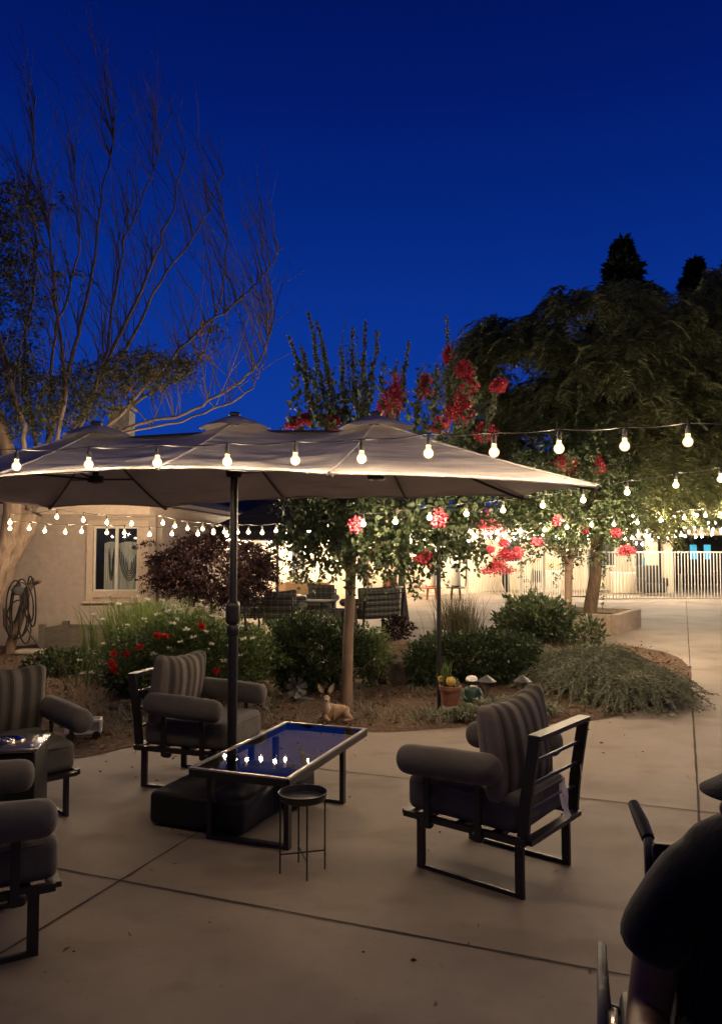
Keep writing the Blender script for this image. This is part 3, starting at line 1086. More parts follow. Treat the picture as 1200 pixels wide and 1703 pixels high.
g = MB(); g.tube([hL + Vector((0, 0, -.07)), hC + Vector((0, 0, -.07)), hR + Vector((0, 0, -.07))], .017, 8); g.build('ridge_beam', 'metal', U)
g = MB(); g.tube([(0, 0, .15), (0, 0, 1.08)], .031, 16); g.tube([(0, 0, 1.08), (0, 0, 2.40)], .024, 16)
g.build('pole', 'black', U)
g = MB(); zc = P(388, 1019, 4.85).z
g.rbox((0, -.01, zc), (.085, .095, .15), .03); g.lathe([(.034, -.14), (.04, -.13), (.04, -.08), (.036, -.075)], (0, 0, zc), 14)
cb = g.build('crank_box', 'black', U)
g = MB(); g.tube([(.045, 0, zc), (.075, 0, zc), (.08, -.01, zc - .09)], .008, 6); g.ball((.085, -.01, zc - .1), .014, 6); g.build('crank_handle', 'black', cb)
RG = Matrix.Rotation(GRZ, 3, 'Z')
g = MB()
# weight box: hollow-cornered low base
g.rbox((-.0, -.12, .10), (.62, .60, .19), .035, rot=None)
g.rbox((.16, .22, .11), (.5, .3, .21), .05)
g.lathe([(.055, .18), (.05, .30), (.038, .33)], (0, 0, 0), 14)
bs = g.build('base', 'rubber', U)
bs.rotation_euler.z = GRZ
# ------------------------------------------------------------------ armchairs
def make_chair(label, hw=.30, tagged=False, mats=('cushion', 'stripe'), name='lounge_chair', back=True, cat='armchair', arms=True):
    t = thing(name, label, cat)
    lx = hw - .05
    for s in (-1, 1):
        g = MB()
        x = s * lx
        g.bar((x, -.275, 0.018), (x, -.275, .25), .020, .042, (0, 1, 0)); g.bar((x, .275, .018), (x, .275, .25), .020, .042, (0, 1, 0))
        g.bar((x, -.296, .010), (x, .296, .010), .020, .020)
        g.build('leg_frame', 'metal', t, False)
    g = MB()
    for s in (-1, 1):
        g.bar((s * (hw - .012), -.325, .268), (s * (hw - .012), .35, .268), .028, .03)
    for y in (-.325, -.16, .04, .24, .352):
        g.bar((-hw + .027, y, .266), (hw - .027, y, .266), .05, .022)
    g.build('seat_frame', 'metal', t, False)
    g = MB()
    def puff(q, w=hw):
        u, v = q.x / (w), q.y / .36
        k = (1 - min(1, abs(u)) ** 2.2) * (1 - min(1, abs(v)) ** 2.2)
        if q.z > 0: q.z += .022 * k
        q.y += .008 * math.sin(7 * q.x)
        return q
    g.rbox((0, .04, .37), (2 * hw - .05, .64, .175), .045, 3, 6, puff)
    cu = g.build('seat_cushion', mats[0], t, True, 60)
    # piping round the cushion
    g = MB()
    hx, hy = hw - .028, .317
    loop = []
    for k in range(41):
        a = 2 * PI * k / 40
        sgn = lambda v: (1 if v >= 0 else -1) * abs(v) ** .22
        loop.append((hx * sgn(math.cos(a)), .04 + hy * sgn(math.sin(a)), .435))
    g.tube(loop, .006, 5, False)
    g.build('piping', mats[0], cu)
    if back:
        g = MB()
        top = (-.368, .735)
        for s in (-1, 1):
            x = s * (hw - .03)
            g.bar((x, -.305, .285), (x, -.322, .46), .022, .055, (0, 1, 0)); g.bar((x, -.322, .455), (x, top[0], top[1]), .022, .055, (0, 1, 0))
        g.bar((-hw + .018, top[0] - .003, top[1] + .012), (hw - .018, top[0] - .003, top[1] + .012), .062, .022)
        for zz in (.40, .52, .63):
            yb = -.322 + (zz - .46) * (-.046 / .275) if zz > .46 else -.317
            g.tube([(-hw + .04, yb, zz), (hw - .04, yb, zz)], .009, 6)
        g.build('back_frame', 'metal', t, False)
        g = MB()
        W, Hh, Th = 2 * hw - .01, .475, .18
        lean = math.radians(-5)
        Rl = Matrix.Rotation(lean, 3, 'X')
        def pil(q):
            u, v = q.x / (W / 2), q.z / (Hh / 2)
            k = max(0, 1 - abs(u) ** 2.6) ** .6 * max(0, 1 - abs(v) ** 2.6) ** .6
            q.y *= .40 + .72 * k
            if v > 0:
                q.z -= .030 * (1 - u * u) * v
                q.z += .018 * u * v
            q.y += .012 * math.sin(5 * q.z + 3 * q.x)
            return q
        g.rbox((0, -.175, .645), (W, Th, Hh), .045, 3, 9, pil, Rl)
        bc = g.build('back_cushion', mats[1], t, True, 70)
        g = MB()
        lp = []
        for k in range(61):
            a = 2 * PI * k / 60
            sgn = lambda v: (1 if v >= 0 else -1) * abs(v) ** .2
            lp.append(Rl @ pil(Vector((W / 2 * .985 * sgn(math.cos(a)), Th * .12, Hh / 2 * .985 * sgn(math.sin(a))))) + Vector((0, -.175, .645)))
        g.tube(lp, .006, 5, False)
        g.build('piping', mats[0], bc)
    if arms:
        for s in (-1, 1):
            x = s * (hw + .03)
            g = MB()
            p, q = Vector((x, -.215, .582)), Vector((x, .345, .552))
            ax = (q - p)
            prof = [(0, .012), (.005, .035), (.018, .052), (.04, .064), (.07, .071), (.12, .0745), (.3, .0745), (.45, .077), (.6, .0765), (.75, .0745), (.88, .0745), (.93, .071), (.96, .064), (.982, .052), (.995, .035), (1, .012)]
            g.tube([p + ax * a for a, r in prof], [r for a, r in prof], 20)
            ab = g.build('arm_bolster', mats[0], t, True, 70)
            for y in (-.09, .20):
                g = MB()
                xo = s * (hw + .012)
                g.bar((xo, y, .515), (xo, y, .235), .012, .034, (0, 1, 0))
                g.rbox((xo - s * .02, y + .012, .245), (.045, .07, .05), .02, 2, 2)
                g.build('arm_bracket', 'metal', t, False)
    if tagged:
        g = MB()
        R = Matrix.Rotation(.25, 3, 'Y')
        g.grid(lambda u, v: Vector((-.01 + .052 * u + .03 * v, -.366 - .02 * v - .008 * math.sin(6 * v), .47 - .16 * v + .006 * math.sin(9 * u))), 4, 10)
        g.grid(lambda u, v: Vector((-.03 + .07 * u, -.372 - .004 * math.sin(5 * u), .485 - .035 * v + .02 * u)), 6, 3)
        g.grid(lambda u, v: Vector((-.04 + .035 * u + .01 * v, -.376 - .01 * v, .44 - .07 * v)), 4, 6)
        g.build('care_tag', 'tag', t); g = MB()
        g.grid(lambda u, v: Vector((.228 + .01 * u, -.365 - .006 * v, .52 - .07 * v)), 3, 5)
        g.build('care_tag', 'tag', t)
    return t

def face(o, x, y, f):
    o.location = (x, y, 0)
    o.rotation_euler = (0, 0, math.atan2(f[1], f[0]) - PI / 2)
    return o

GRP = 'striped lounge chairs round the glass table'
base = make_chair('charcoal lounge chair seen from behind with a white care tag hanging from its back bars', tagged=True)
base['group'] = GRP
for ch_ in base.children:
    if ch_.name.startswith('back_cushion'):
        ch_.location.y = .045
rA, rB, rC = G(862, 1493), G(697, 1441), G(945, 1438)
f = (rB - rA).normalized(); c = (rB + rC) / 2
face(base, c.x, c.y, f)
c2 = make_chair('striped lounge chair right behind the umbrella pole with flowers growing at its back')
c2['group'] = GRP
q = G(240, 1308); f2v = Vector((.946, -.32, 0)).normalized(); wv = Vector((-f2v.y, f2v.x, 0))
cc = q + f2v * .275 + wv * .25
face(c2, cc.x, cc.y, f2v)
def dup_chair(label, x, y, f, group=GRP, src=c2):
    o = copy_tree(src)
    o['label'] = label; o['group'] = group
    return face(o, x, y, f)
dup_chair('striped lounge chair behind the steel topped fire column', -2.15, 4.74, Vector((.71, -.70, 0)))
dup_chair('lounge chair cut off by the picture edge in front of the fire column', -1.66, 3.20, Vector((.86, .5, 0)))
GRP2 = 'dark chairs under the gazebo'
far1 = make_chair('plaid backed dark chair seen from behind beyond the white and red flowers', mats=('plaid', 'plaid'))
far1['group'] = GRP2
p = P0(470, 14.2); face(far1, p.x, p.y, Vector((.15, 1, 0)))
for (u, y, f, lb) in ((531, 16.6, (-.25, -1), 'dark gazebo chair facing the viewer in front of the wooden raised bed'),
                      (414, 15.6, (1, -.1), 'dark gazebo chair half hidden by the umbrella pole')):
    p = P0(u, y)
    dup_chair(lb, p.x, p.y, Vector((f[0], f[1], 0)), GRP2, far1)
ls = make_chair('wide dark loveseat seen from behind beside the tied gazebo curtain', hw=.52, mats=('plaid', 'plaid'), name='loveseat', cat='loveseat')
p = P0(622, 15.6); face(ls, p.x, p.y, Vector((-.62, .78, 0)))
ls.location.x -= .02
ot = make_chair('low dark ottoman under the gazebo beside the tree trunk', hw=.33, mats=('plaid', 'plaid'), name='ottoman', back=False, arms=False, cat='ottoman')
p = P0(548, 14.9); face(ot, p.x, p.y, Vector((.3, 1, 0)))

# ------------------------------------------------------------------ coffee table
nl, nr = G(350, 1393), G(478, 1412)
TB = thing('coffee_table', 'long dark glass coffee table with a pale rim reflecting the lights', 'table', nr)
le = (nl - nr).normalized(); ld = Vector((-le.y, le.x, 0)); ld = ld if ld.y > 0 else -ld
wdl = (nl - nr).length
LL = .80
for k in (0, LL):
    g = MB()
    a, b = ld * k, le * wdl + ld * k
    g.bar(a + Vector((0, 0, .02)), a + Vector((0, 0, .375)), .028, .040, ld); g.bar(b + Vector((0, 0, .02)), b + Vector((0, 0, .375)), .028, .040, ld)
    g.bar(a - le * .014 + Vector((0, 0, .01)), b + le * .014 + Vector((0, 0, .01)), .040, .02)
    g.build('leg_frame', 'metal', TB, False)
x0, x1, y0, y1 = -.055, wdl + .055, -.12, LL + .27
def tp(a, b, z):
    return le * a + ld * b + Vector((0, 0, z))
g = MB()
for a, b in (((x0, y0), (x1, y0)), ((x1, y0), (x1, y1)), ((x1, y1), (x0, y1)), ((x0, y1), (x0, y0))):
    g.bar(tp(*a, .385), tp(*b, .385), .026, .038)
g.build('apron', 'metal', TB, False)
g = MB()
rw = .0125
g.bar(tp(x0 - .013, y0, .409), tp(x1 + .013, y0, .409), rw * 1.5, .009); g.bar(tp(x0 - .013, y1, .409), tp(x1 + .013, y1, .409), rw * 1.5, .009)
g.bar(tp(x0, y0 + .014, .409), tp(x0, y1 - .014, .409), rw * 1.5, .009); g.bar(tp(x1, y0 + .014, .409), tp(x1, y1 - .014, .409), rw * 1.5, .009)
g.build('rim', 'rim', TB, False)
g = MB(); g.add([tp(x0 + .01, y0 + .01, .408), tp(x1 - .01, y0 + .01, .408), tp(x1 - .01, y1 - .01, .408), tp(x0 + .01, y1 - .01, .408)], [(0, 3, 2, 1)])
g.build('glass_top', 'tableglass', TB, False)

# small round tray table
TC = G(503, 1449)
tt = thing('tray_table', 'small round black tray table on four thin rods in front of the glass table', 'side table', TC)
g = MB(); g.lathe([(0, .352), (.108, .352), (.116, .358), (.122, .385), (.1235, .392), (.1195, .392), (.117, .384), (.111, .362), (0, .360)], (0, 0, 0), 40)
g.build('tray', 'black', tt, True, 50)
for k in range(4):
    a = math.radians(-75 + 90 * k)
    x, y = .113 * math.cos(a), .113 * math.sin(a)
    g = MB(); g.tube([(x, y, 0), (x, y, .372)], .0045, 6); g.build('leg', 'black', tt)
for k in range(2):
    a = math.radians(-75 + 90 * k)
    x, y = .111 * math.cos(a), .111 * math.sin(a)
    g = MB(); g.tube([(x, y, .085 + .008 * k), (-x, -y, .085 + .008 * k)], .004, 6); g.build('stretcher', 'black', tt)

# fire column
nrc = G(62, 1244, .575); frc = G(82, 1223, .575)
fy = Vector((frc.x - nrc.x, frc.y - nrc.y, 0)).normalized(); fx = Vector((-fy.y, fy.x, 0))
ctr = Vector((nrc.x, nrc.y, 0)) + fy * .16 + fx * .21
FT = thing('fire_column', 'square black fire column with a shiny steel burner plate between two lounge chairs', 'fire column', ctr)
RF = math.atan2(-fx.y, -fx.x)
FT.rotation_euler.z = RF
g = MB(); g.rbox((0, 0, .275), (.40, .30, .55), .012, 2, 2); g.build('body', 'rubber', FT)
g = MB(); g.rbox((0, 0, .564), (.43, .33, .024), .008, 2, 2); tp_ = g.build('top_plate', 'chrome', FT)
g = MB()
for r, rr in ((.105, .010), (.055, .008)):
    g.tube([(r * math.cos(a), r * .8 * math.sin(a), .583) for a in [2 * PI * k / 28 for k in range(29)]], rr, 6, False)
for k in range(5):
    a = 2 * PI * k / 5
    g.ball((.03 * math.cos(a), .026 * math.sin(a), .585), (.016, .013, .012), 5)
g.build('burner', 'chrome', tp_)
g = MB()
for x in (-.17, .17):
    for y in (-.12, .12):
        g.lathe([(.014, 0), (.012, .006), (0, .008)], (x, y, .576), 8)
g.build('bolt', 'chrome', tp_)

# ------------------------------------------------------------------ garden ornaments
def at(u, v):
    p = G(u, v); p.z = Z0(p.x, p.y); return p
# lying fawn
dp = at(558, 1203)
DE = thing('fawn_statue', 'painted statue of a lying fawn with pricked ears beside the straight tree trunk', 'statue', dp)
k = .96
body = [(.09, .02, .075, (.062, .066)), (.03, .01, .082, (.066, .072)), (-.03, -.01, .082, (.058, .070)), (-.065, -.035, .10, (.044, .056)), (-.083, -.06, .175, .027), (-.085, -.07, .235, (.034, .035)),
        (-.080, -.105, .222, .024), (-.077, -.135, .208, .015), (.125, .03, .055, .04), (-.10, -.10, .035, .026), (-.05, -.15, .022, .018), (.10, -.06, .055, .045), (.16, -.10, .025, .022), (.08, -.125, .018, .016), (-.12, .05, .03, .022), (-.15, -.02, .02, .016)]
ed = [(0, 1), (1, 2), (2, 3), (3, 4), (4, 5), (5, 6), (6, 7), (0, 8), (3, 9), (9, 10), (0, 11), (11, 12), (12, 13), (3, 14), (14, 15)]
bd = skin('body', [(x * k, y * k, z * k, r if not hasattr(r, '__len__') else r) for x, y, z, r in body], ed, 'fawn', DE, 1)
for s in (-1, 1):
    g = MB()
    b0 = Vector((-.085 + s * .026, -.062, .258)); tipv = b0 + Vector((s * .048, .0, .090))
    side = (tipv - b0).normalized().cross(Vector((0, -1, 0)))
    def ear(u, v):
        w_ = .024 * math.sin(PI * min(1, .12 + u * .9)) ** .8
        return b0.lerp(tipv, u) + side * w_ * (2 * v - 1) + Vector((0, -.012 * (2 * v - 1) ** 2 + .006, 0))
    g.grid(ear, 10, 6); g.grid(lambda u, v: ear(u, v) + Vector((0, .006, 0)), 10, 6)
    e_ = g.build('ear', 'fawn', DE)
    g = MB(); g.grid(lambda u, v: ear(.1 + .8 * u, .2 + .6 * v) + Vector((0, -.003, 0)), 8, 4); g.build('ear_lining', 'fawn_pale', e_)
    g = MB(); g.ball((-.085 + s * .028, -.096, .240), (.007, .006, .008), 5); g.build('eye', 'black', DE)
g = MB(); g.ball((-.077, -.150, .210), (.010, .007, .008), 5); g.build('nose', 'black', DE)
g = MB(); g.ball((-.0785, -.132, .206), (.019, .022, .017), 7); g.build('muzzle', 'fawn_pale', DE)
g = MB(); g.ball((-.078, -.085, .125), (.030, .022, .062), 8); g.build('chest', 'fawn_pale', DE)
# metal flower and its stone
pp = at(494, 1176)
PW = thing('metal_flower', 'grey metal flower ornament with six wide petals in front of the round hedge', 'garden ornament', pp)
g = MB(); g.tube([(0, 0, 0), (0, 0, .165)], .006, 6); g.build('stem', 'pewter', PW)
for i in range(7):
    a = 2 * PI * i / 7 + .3
    d_ = Vector((math.cos(a), 0, math.sin(a))); sd = Vector((-d_.z, 0, d_.x))
    g = MB()
    for off in (0, .004):
        g.grid(lambda u, v: Vector((0, -.012 + off, .17)) + d_ * (.018 + .088 * u) + sd * (.012 + .024 * u ** 1.2 * (1 - .45 * max(0, u - .8) * 5)) * (2 * v - 1) + Vector((0, -.018 * u * u + .010 * (2 * v - 1), 0)), 6, 4)
    g.build('petal', 'pewter', PW)
g = MB(); g.ball((0, -.018, .17), (.018, .012, .018), 6); g.build('hub', 'pewter', PW)
pp = at(506, 1172)
g = MB(); g.rbox((pp.x, pp.y - .02, pp.z + .03), (.20, .09, .055), .014, 2, 3, rot=Matrix.Rotation(.2, 3, 'Y'))
tag(g.build('stone_block', 'pewter'), 'small tilted grey stone block lying under the metal flower', 'stone')
# pot
pp = at(748, 1191)
PO = thing('flower_pot', 'terracotta pot of spiky green leaves on a pale stone foot', 'plant pot', pp)
g = MB(); g.lathe([(.075, 0), (.085, .02), (.07, .075), (.0, .08)], (0, 0, 0), 18); g.build('foot', 'stone', PO)
g = MB(); g.lathe([(.0, .08), (.075, .08), (.098, .225), (.108, .226), (.112, .262), (.100, .264), (.096, .235), (0, .232)], (0, 0, 0), 24); g.build('pot', 'terra', PO, True, 50)
blq = blades(26, lambda n: np.stack([rng.normal(size=n) * .03 - .045, rng.normal(size=n) * .03, np.full(n, .24)], 1), .34, .45, .009, .10, 5, .28)
quads_np('foliage', blq, 'leaf_blade', PO)
lf = leaf_quads(blob(160, (.02, 0, .27), (.085, .085, .05), .3), rng.normal(size=(160, 3)) + np.array([0, 0, .8]), np.full(160, .04))
quads_np('small_leaves', lf, 'leaf_sage', PO)
pq = P(749, 1133, pp.y - .05)
YF = thing('flower_stake', 'round yellow flower stake stuck in the terracotta pot', 'garden ornament', (pq.x, pq.y, pp.z + .2))
hz = pq.z - pp.z - .2
g = MB(); g.tube([(0, 0.02, 0), (0, .015, hz)], .004, 6); g.build('stem', 'greenpaint', YF)
g = MB()
for i in range(14):
    a = 2 * PI * i / 14
    g.ball((.034 * math.cos(a), 0, hz + .034 * math.sin(a)), (.013, .006, .013), 5)
g.ball((0, -.003, hz), (.032, .01, .032), 7)
g.build('flower_head', 'yellow', YF)
# second yellow flower beside it
pq = P(733, 1129, pp.y + .02)
g = MB()
YB = thing('flower_bloom', 'small ochre bloom among the spiky leaves of the terracotta pot', 'flower', (pq.x, pq.y, pq.z))
for i in range(9):
    a = 2 * PI * i / 9
    g.ball((.022 * math.cos(a), -.004, .02 * math.sin(a)), (.014, .010, .011), 5)
g.ball((0, 0, 0), (.018, .014, .016), 6); g.build('petals', 'yellow', YB)
g = MB(); g.tube([(0, .01, 0), (0, .01, -.16)], .004, 5); g.build('stem', 'greenpaint', YB)
# figurine
pp = at(784, 1184)
FG = thing('garden_figurine', 'small dark green garden figurine with a white cap beside the terracotta pot', 'figurine', pp)
g = MB(); g.lathe([(0, 0), (.085, .0), (.09, .03), (.085, .10), (.078, .17), (.06, .215), (.04, .23), (0, .235)], (0, 0, 0), 18); g.build('body', 'greenpaint', FG)
g = MB(); g.ball((0, -.005, .265), (.055, .052, .05), 8); g.build('head', 'black', FG)
g = MB(); g.lathe([(.056, .278), (.060, .285), (.058, .30), (.04, .322), (0, .33)], (0, -.004, 0), 16); g.ball((0, -.052, .284), (.04, .02, .008), 6); g.build('cap', 'white', FG)
g = MB(); g.ball((0, -.055, .232), (.028, .014, .012), 6); g.build('collar', 'white', FG)
for s in (-1, 1):
    g = MB(); g.tube([(s * .07, -.01, .2), (s * .095, -.04, .14), (s * .06, -.085, .10)], [.02, .018, .014], 8); g.build('arm', 'greenpaint', FG)
g = MB(); g.tube([(.02, -.085, .03), (.03, -.092, .07), (.02, -.09, .10), (.045, -.088, .125)], [.008, .012, .012, .008], 6); g.build('painted_trim', 'white', FG)
# mushroom path lamps
def lamp(u, v, y, base_v, label):
    p = P(u, v, y); z0 = Z0(p.x, p.y)
    t = thing('path_lamp', label, 'path lamp', (p.x, p.y, z0), 0, 'unlit path lamps in the bed')
    h = p.z - z0
    g = MB(); g.tube([(0, 0, 0), (0, 0, h - .02)], .012, 8); g.build('stem', 'pewter', t)
    g = MB(); g.lathe([(.0, h - .012), (.094, h - .022), (.098, h - .018), (.055, h + .015), (.02, h + .036), (.008, h + .045), (0, h + .046)], (0, 0, 0), 20); g.build('hood', 'pewter', t, True, 50)
lamp(809, 1130, 8.2, 1160, 'unlit grey path lamp with a pointed hood beside the figurine')
lamp(868, 1130, 8.4, 1160, 'unlit path lamp half sunk in the trailing rosemary')
# black pole
pp = at(730, 1186)
g = MB(); hh = P(730, 860, pp.y).z
PL = thing('light_pole', 'thin straight black pole carrying the light string behind the terracotta pot', 'pole', pp)
g.tube([(0, 0, 0), (0, 0, hh - pp.z)], .021, 10); g.build('shaft', 'black', PL)
g = MB(); g.tube([(0, 0, hh - pp.z), (0, 0, hh - pp.z + .05), (.03, 0, hh - pp.z + .08), (.06, 0, hh - pp.z + .06)], .008, 6); g.build('hook', 'black', PL)
# rocks
def rock(u, v, r, mt, label):
    p = at(u, v)
    g = MB()
    sd = random.random() * 10
    def f(q):
        n = q.normalized()
        k = 1 + .13 * math.sin(3.1 * n.x * 2 + sd) + .11 * math.sin(4.3 * n.y * 2 + 2 * sd) + .1 * math.sin(5 * n.z + 3 * n.x + sd) + .05 * math.sin(11 * n.x + 9 * n.z)
        return q * k
    g.ball((p.x, p.y, p.z + r[2] * .55), r, 11, f)
    tag(g.build('boulder' if r[0] > .2 else 'rock', mt, None, True, 25), label, 'rock')
rock(650, 1140, (.27, .22, .21), 'rock', 'big dark boulder in the bare soil between hedge and shrubs')
rock(636, 1106, (.14, .1, .06), 'brownrock', 'small brown rock just behind the big dark boulder')
rock(676, 1076, (.25, .16, .055), 'brownrock', 'flat brown rock at the edge of the far paving')
rock(706, 1093, (.2, .14, .07), 'stone', 'pale flat rock behind the low shrubs')
rock(722, 1076, (.24, .18, .06), 'brownrock', 'brown rock beside the reed clump')
rock(424, 1180, (.12, .1, .05), 'brownrock', 'rounded brown rock beside the round hedge')
rock(205, 1186, (.13, .1, .06), 'brownrock', 'low rock under the rose bush')
# white cart ornament by the chair
pp = at(147, 1232)
CT = thing('garden_cart', 'small white wooden toy cart on the soil beside a chair arm', 'garden ornament', pp, .25)
g = MB()
for a, b in (((-.10, -.06), (.10, -.06)), ((.10, -.06), (.10, .06)), ((.10, .06), (-.10, .06)), ((-.10, .06), (-.10, -.06))):
    g.bar((*a, .055), (*b, .055), .012, .018); g.bar((*a, .145), (*b, .145), .012, .018)
for x in (-.10, .10):
    for y in (-.06, .06):
        g.box((x, y, .10), (.016, .016, .10))
g.box((0, 0, .045), (.21, .13, .01)); g.rbox((-.145, 0, .075), (.09, .12, .07), .015, 2, 2)
g.build('body', 'white', CT, False)
g = MB(); g.box((0, 0, .10), (.185, .105, .075)); g.build('inner_box', 'stone', CT, False)
for x in (-.13, .07):
    for y in (-.075, .075):
        g = MB(); g.tube([(x, y - .01, .03), (x, y + .01, .03)], .033, 14); g.build('wheel', 'black', CT)
# stone dish near the tree and low wooden bed by the wall
pp = at(52, 1094)
BD = thing('stone_dish', 'pale shallow stone dish at the foot of the hose hanger', 'dish', pp)
g = MB(); g.lathe([(0, .0), (.10, .0), (.12, .03), (.0, .035)], (0, 0, 0), 16); g.build('foot', 'stone', BD)
g = MB(); g.rbox((0, 0, .065), (.40, .26, .06), .02, 2, 3); g.build('basin', 'stone', BD)
PBa, PBb = G(70, 1086), G(190, 1090)
PB = thing('raised_bed', 'low weathered raised bed against the stucco wall behind the strappy leaves', 'raised bed', PBa)
bv = PBb - PBa; bv = bv * 1.6; bn = Vector((-bv.y, bv.x, 0)).normalized() * .62
g = MB()
zt2 = .40
for a, b in ((Vector(), bv), (bv, bv + bn), (bv + bn, bn), (bn, Vector())):
    g.bar(a + Vector((0, 0, .10)), b + Vector((0, 0, .10)), .035, .19); g.bar(a + Vector((0, 0, .295)), b + Vector((0, 0, .295)), .035, .19)
g.build('boards', 'greywood', PB, False)
for a in (Vector(), bv, bv + bn, bn):
    g = MB(); g.box((a.x, a.y, .22), (.09, .09, .44)); g.build('corner_post', 'greywood', PB, False)
g = MB(); g.add([Vector((0, 0, .33)), bv + Vector((0, 0, .33)), bv + bn + Vector((0, 0, .33)), bn + Vector((0, 0, .33))], [(0, 1, 2, 3)]); g.build('soil_fill', 'soil', PB, False)
# dead stump used as hose hanger
hb = at(14, 1092)
ST = thing('hose_stump', 'forked dead stump propped by the wall with a lamp and hose loops', 'stump', hb)
def loc(u, v, y, o):
    return P(u, v, y) - o
yh = hb.y
stp = [Vector((0, 0, 0)), loc(22, 1060, yh, hb), loc(36, 1020, yh, hb), loc(44, 990, yh, hb), loc(50, 975, yh, hb)]
g = MB(); g.tube(stp, [.08, .07, .062, .055, .05], 10)
g.tube([stp[-1], loc(57, 970, yh, hb), loc(67, 967, yh - .1, hb)], [.045, .035, .026], 8); g.tube([stp[-1], loc(53, 968, yh, hb), loc(56, 962, yh, hb)], [.04, .03, .024], 8)
g.tube([stp[1], loc(10, 1040, yh, hb), loc(8, 1012, yh, hb)], [.05, .04, .03], 8)
g.build('trunk', 'bark_brown', ST)
HS = thing('garden_hose', 'dark garden hose hanging in loose loops on the forked stump', 'hose', loc(40, 1000, yh - .08, Vector((0, 0, 0))))
ho = HS.location.copy()
g = MB()
for (uc, vc, ru, rv, ph_) in ((26, 1018, 9, 45, .1), (34, 1012, 14, 50, .2), (48, 1005, 8, 30, -.15), (53, 1000, 7, 42, -.1), (30, 1030, 20, 34, .4), (42, 1040, 10, 30, .0), (24, 1000, 13, 36, .3)):
    lp = []
    for q_ in range(33):
        a = 2 * PI * q_ / 32
        uu, vv = ru * math.cos(a), rv * math.sin(a)
        lp.append(P(uc + uu * math.cos(ph_) - vv * math.sin(ph_) * .4, vc + vv * math.cos(ph_) + uu * .3, yh - .10 - .05 * math.sin(a + uc)) - ho)
    g.tube(lp, .012, 6, False)
g.tube([P(u, v, yh - .1) - ho for u, v in ((44, 1040), (52, 1058), (62, 1070), (70, 1082))], .012, 6)
g.build('hose', 'hose', HS)
wl2 = P(31, 980, yh - .12)
WLm = thing('round_lamp', 'unlit round metal lamp hanging on the forked stump above the hose', 'lamp', wl2)
g = MB(); g.lathe([(0, -.09), (.05, -.085), (.095, -.03), (.10, .0), (.085, .02), (.03, .05), (0, .055)], (0, 0, 0), 18); g.build('shade', 'pewter', WLm)
g = MB(); g.tube([(0, 0, .05), (.01, 0, .09), (.05, .02, .10), (.08, .08, .06)], .008, 6); g.build('bracket', 'metal', WLm)

# ------------------------------------------------------------------ gazebo and what stands round it
A = G(583, 1056); gl, gb = -E * 3.2, D * 3.2
GZ = thing('gazebo', 'dark canopy gazebo with tied grey curtains behind the maple', 'gazebo', A)
cr = [Vector(), gl, gl + gb, gb]
ez = 1.98
for i, c in enumerate(cr):
    g = MB(); g.box((c.x, c.y, ez / 2), (.07, .07, ez)); g.box((c.x, c.y, .01), (.16, .16, .02)); g.build('post', 'metal', GZ, False)
g = MB()
ctrz = (gl + gb) / 2 + Vector((0, 0, 3.05))
for i in range(4):
    a, b = cr[i] * 1.0, cr[(i + 1) % 4] * 1.0
    ctr0 = (gl + gb) / 2
    a = ctr0 + (a - ctr0) * 1.07 + Vector((0, 0, ez)); b = ctr0 + (b - ctr0) * 1.07 + Vector((0, 0, ez))
    def rf(u, v, a=a, b=b):
        e = a.lerp(b, u); q = e.lerp(ctrz, v); q.z -= .02 * 4 * v * (1 - v)
        return q
    g.grid(rf, 8, 10)
    g.grid(lambda u, v, a=a, b=b: a.lerp(b, u) + Vector((0, 0, -.16 * v + .006)), 8, 2)
g.build('canopy', 'navy', GZ, True, 50)
for i in range(4):
    g = MB(); g.bar(cr[i] + Vector((0, 0, ez - .02)), cr[(i + 1) % 4] + Vector((0, 0, ez - .02)), .04, .05); g.build('rail', 'metal', GZ, False)
for i in (0, 3, 1):
    c = cr[i]
    g = MB()
    cen = (gl + gb) / 2
    inn = (cen - c).normalized() * .04
    def cur(u, v, c=c):
        an = 2 * PI * u
        pinch = .055 + .075 * abs(v - .52) ** 1.2 * 2.2
        r = pinch * (1 + .22 * math.sin(9 * an) + .1 * math.sin(14 * an + 3 * v))
        return Vector((c.x, c.y, 0)) + inn + Vector((r * math.cos(an) * 1.05, r * math.sin(an), .03 + (ez - .08) * v))
    g.grid(cur, 54, 16)
    g.build('curtain', 'curtain', GZ, True, 60)
p = P0(514, 15.3)
GT = thing('patio_table', 'dark rectangular table among the gazebo chairs', 'table', p, GRZ)
g = MB(); g.rbox((0, 0, .6), (.95, .7, .03), .012, 2, 2); g.build('table_top', 'curtain', GT)
for x in (-.4, .4):
    for y in (-.28, .28):
        g = MB(); g.bar((x, y, 0), (x, y, .585), .04, .04); g.build('leg', 'metal', GT, False)
p = P0(499, 15.25)
g = MB(); g.rbox((p.x, p.y, .66), (.26, .2, .085), .02, 2, 2)
tag(g.build('storage_box', 'pewter'), 'small pale box standing on the gazebo table', 'box')
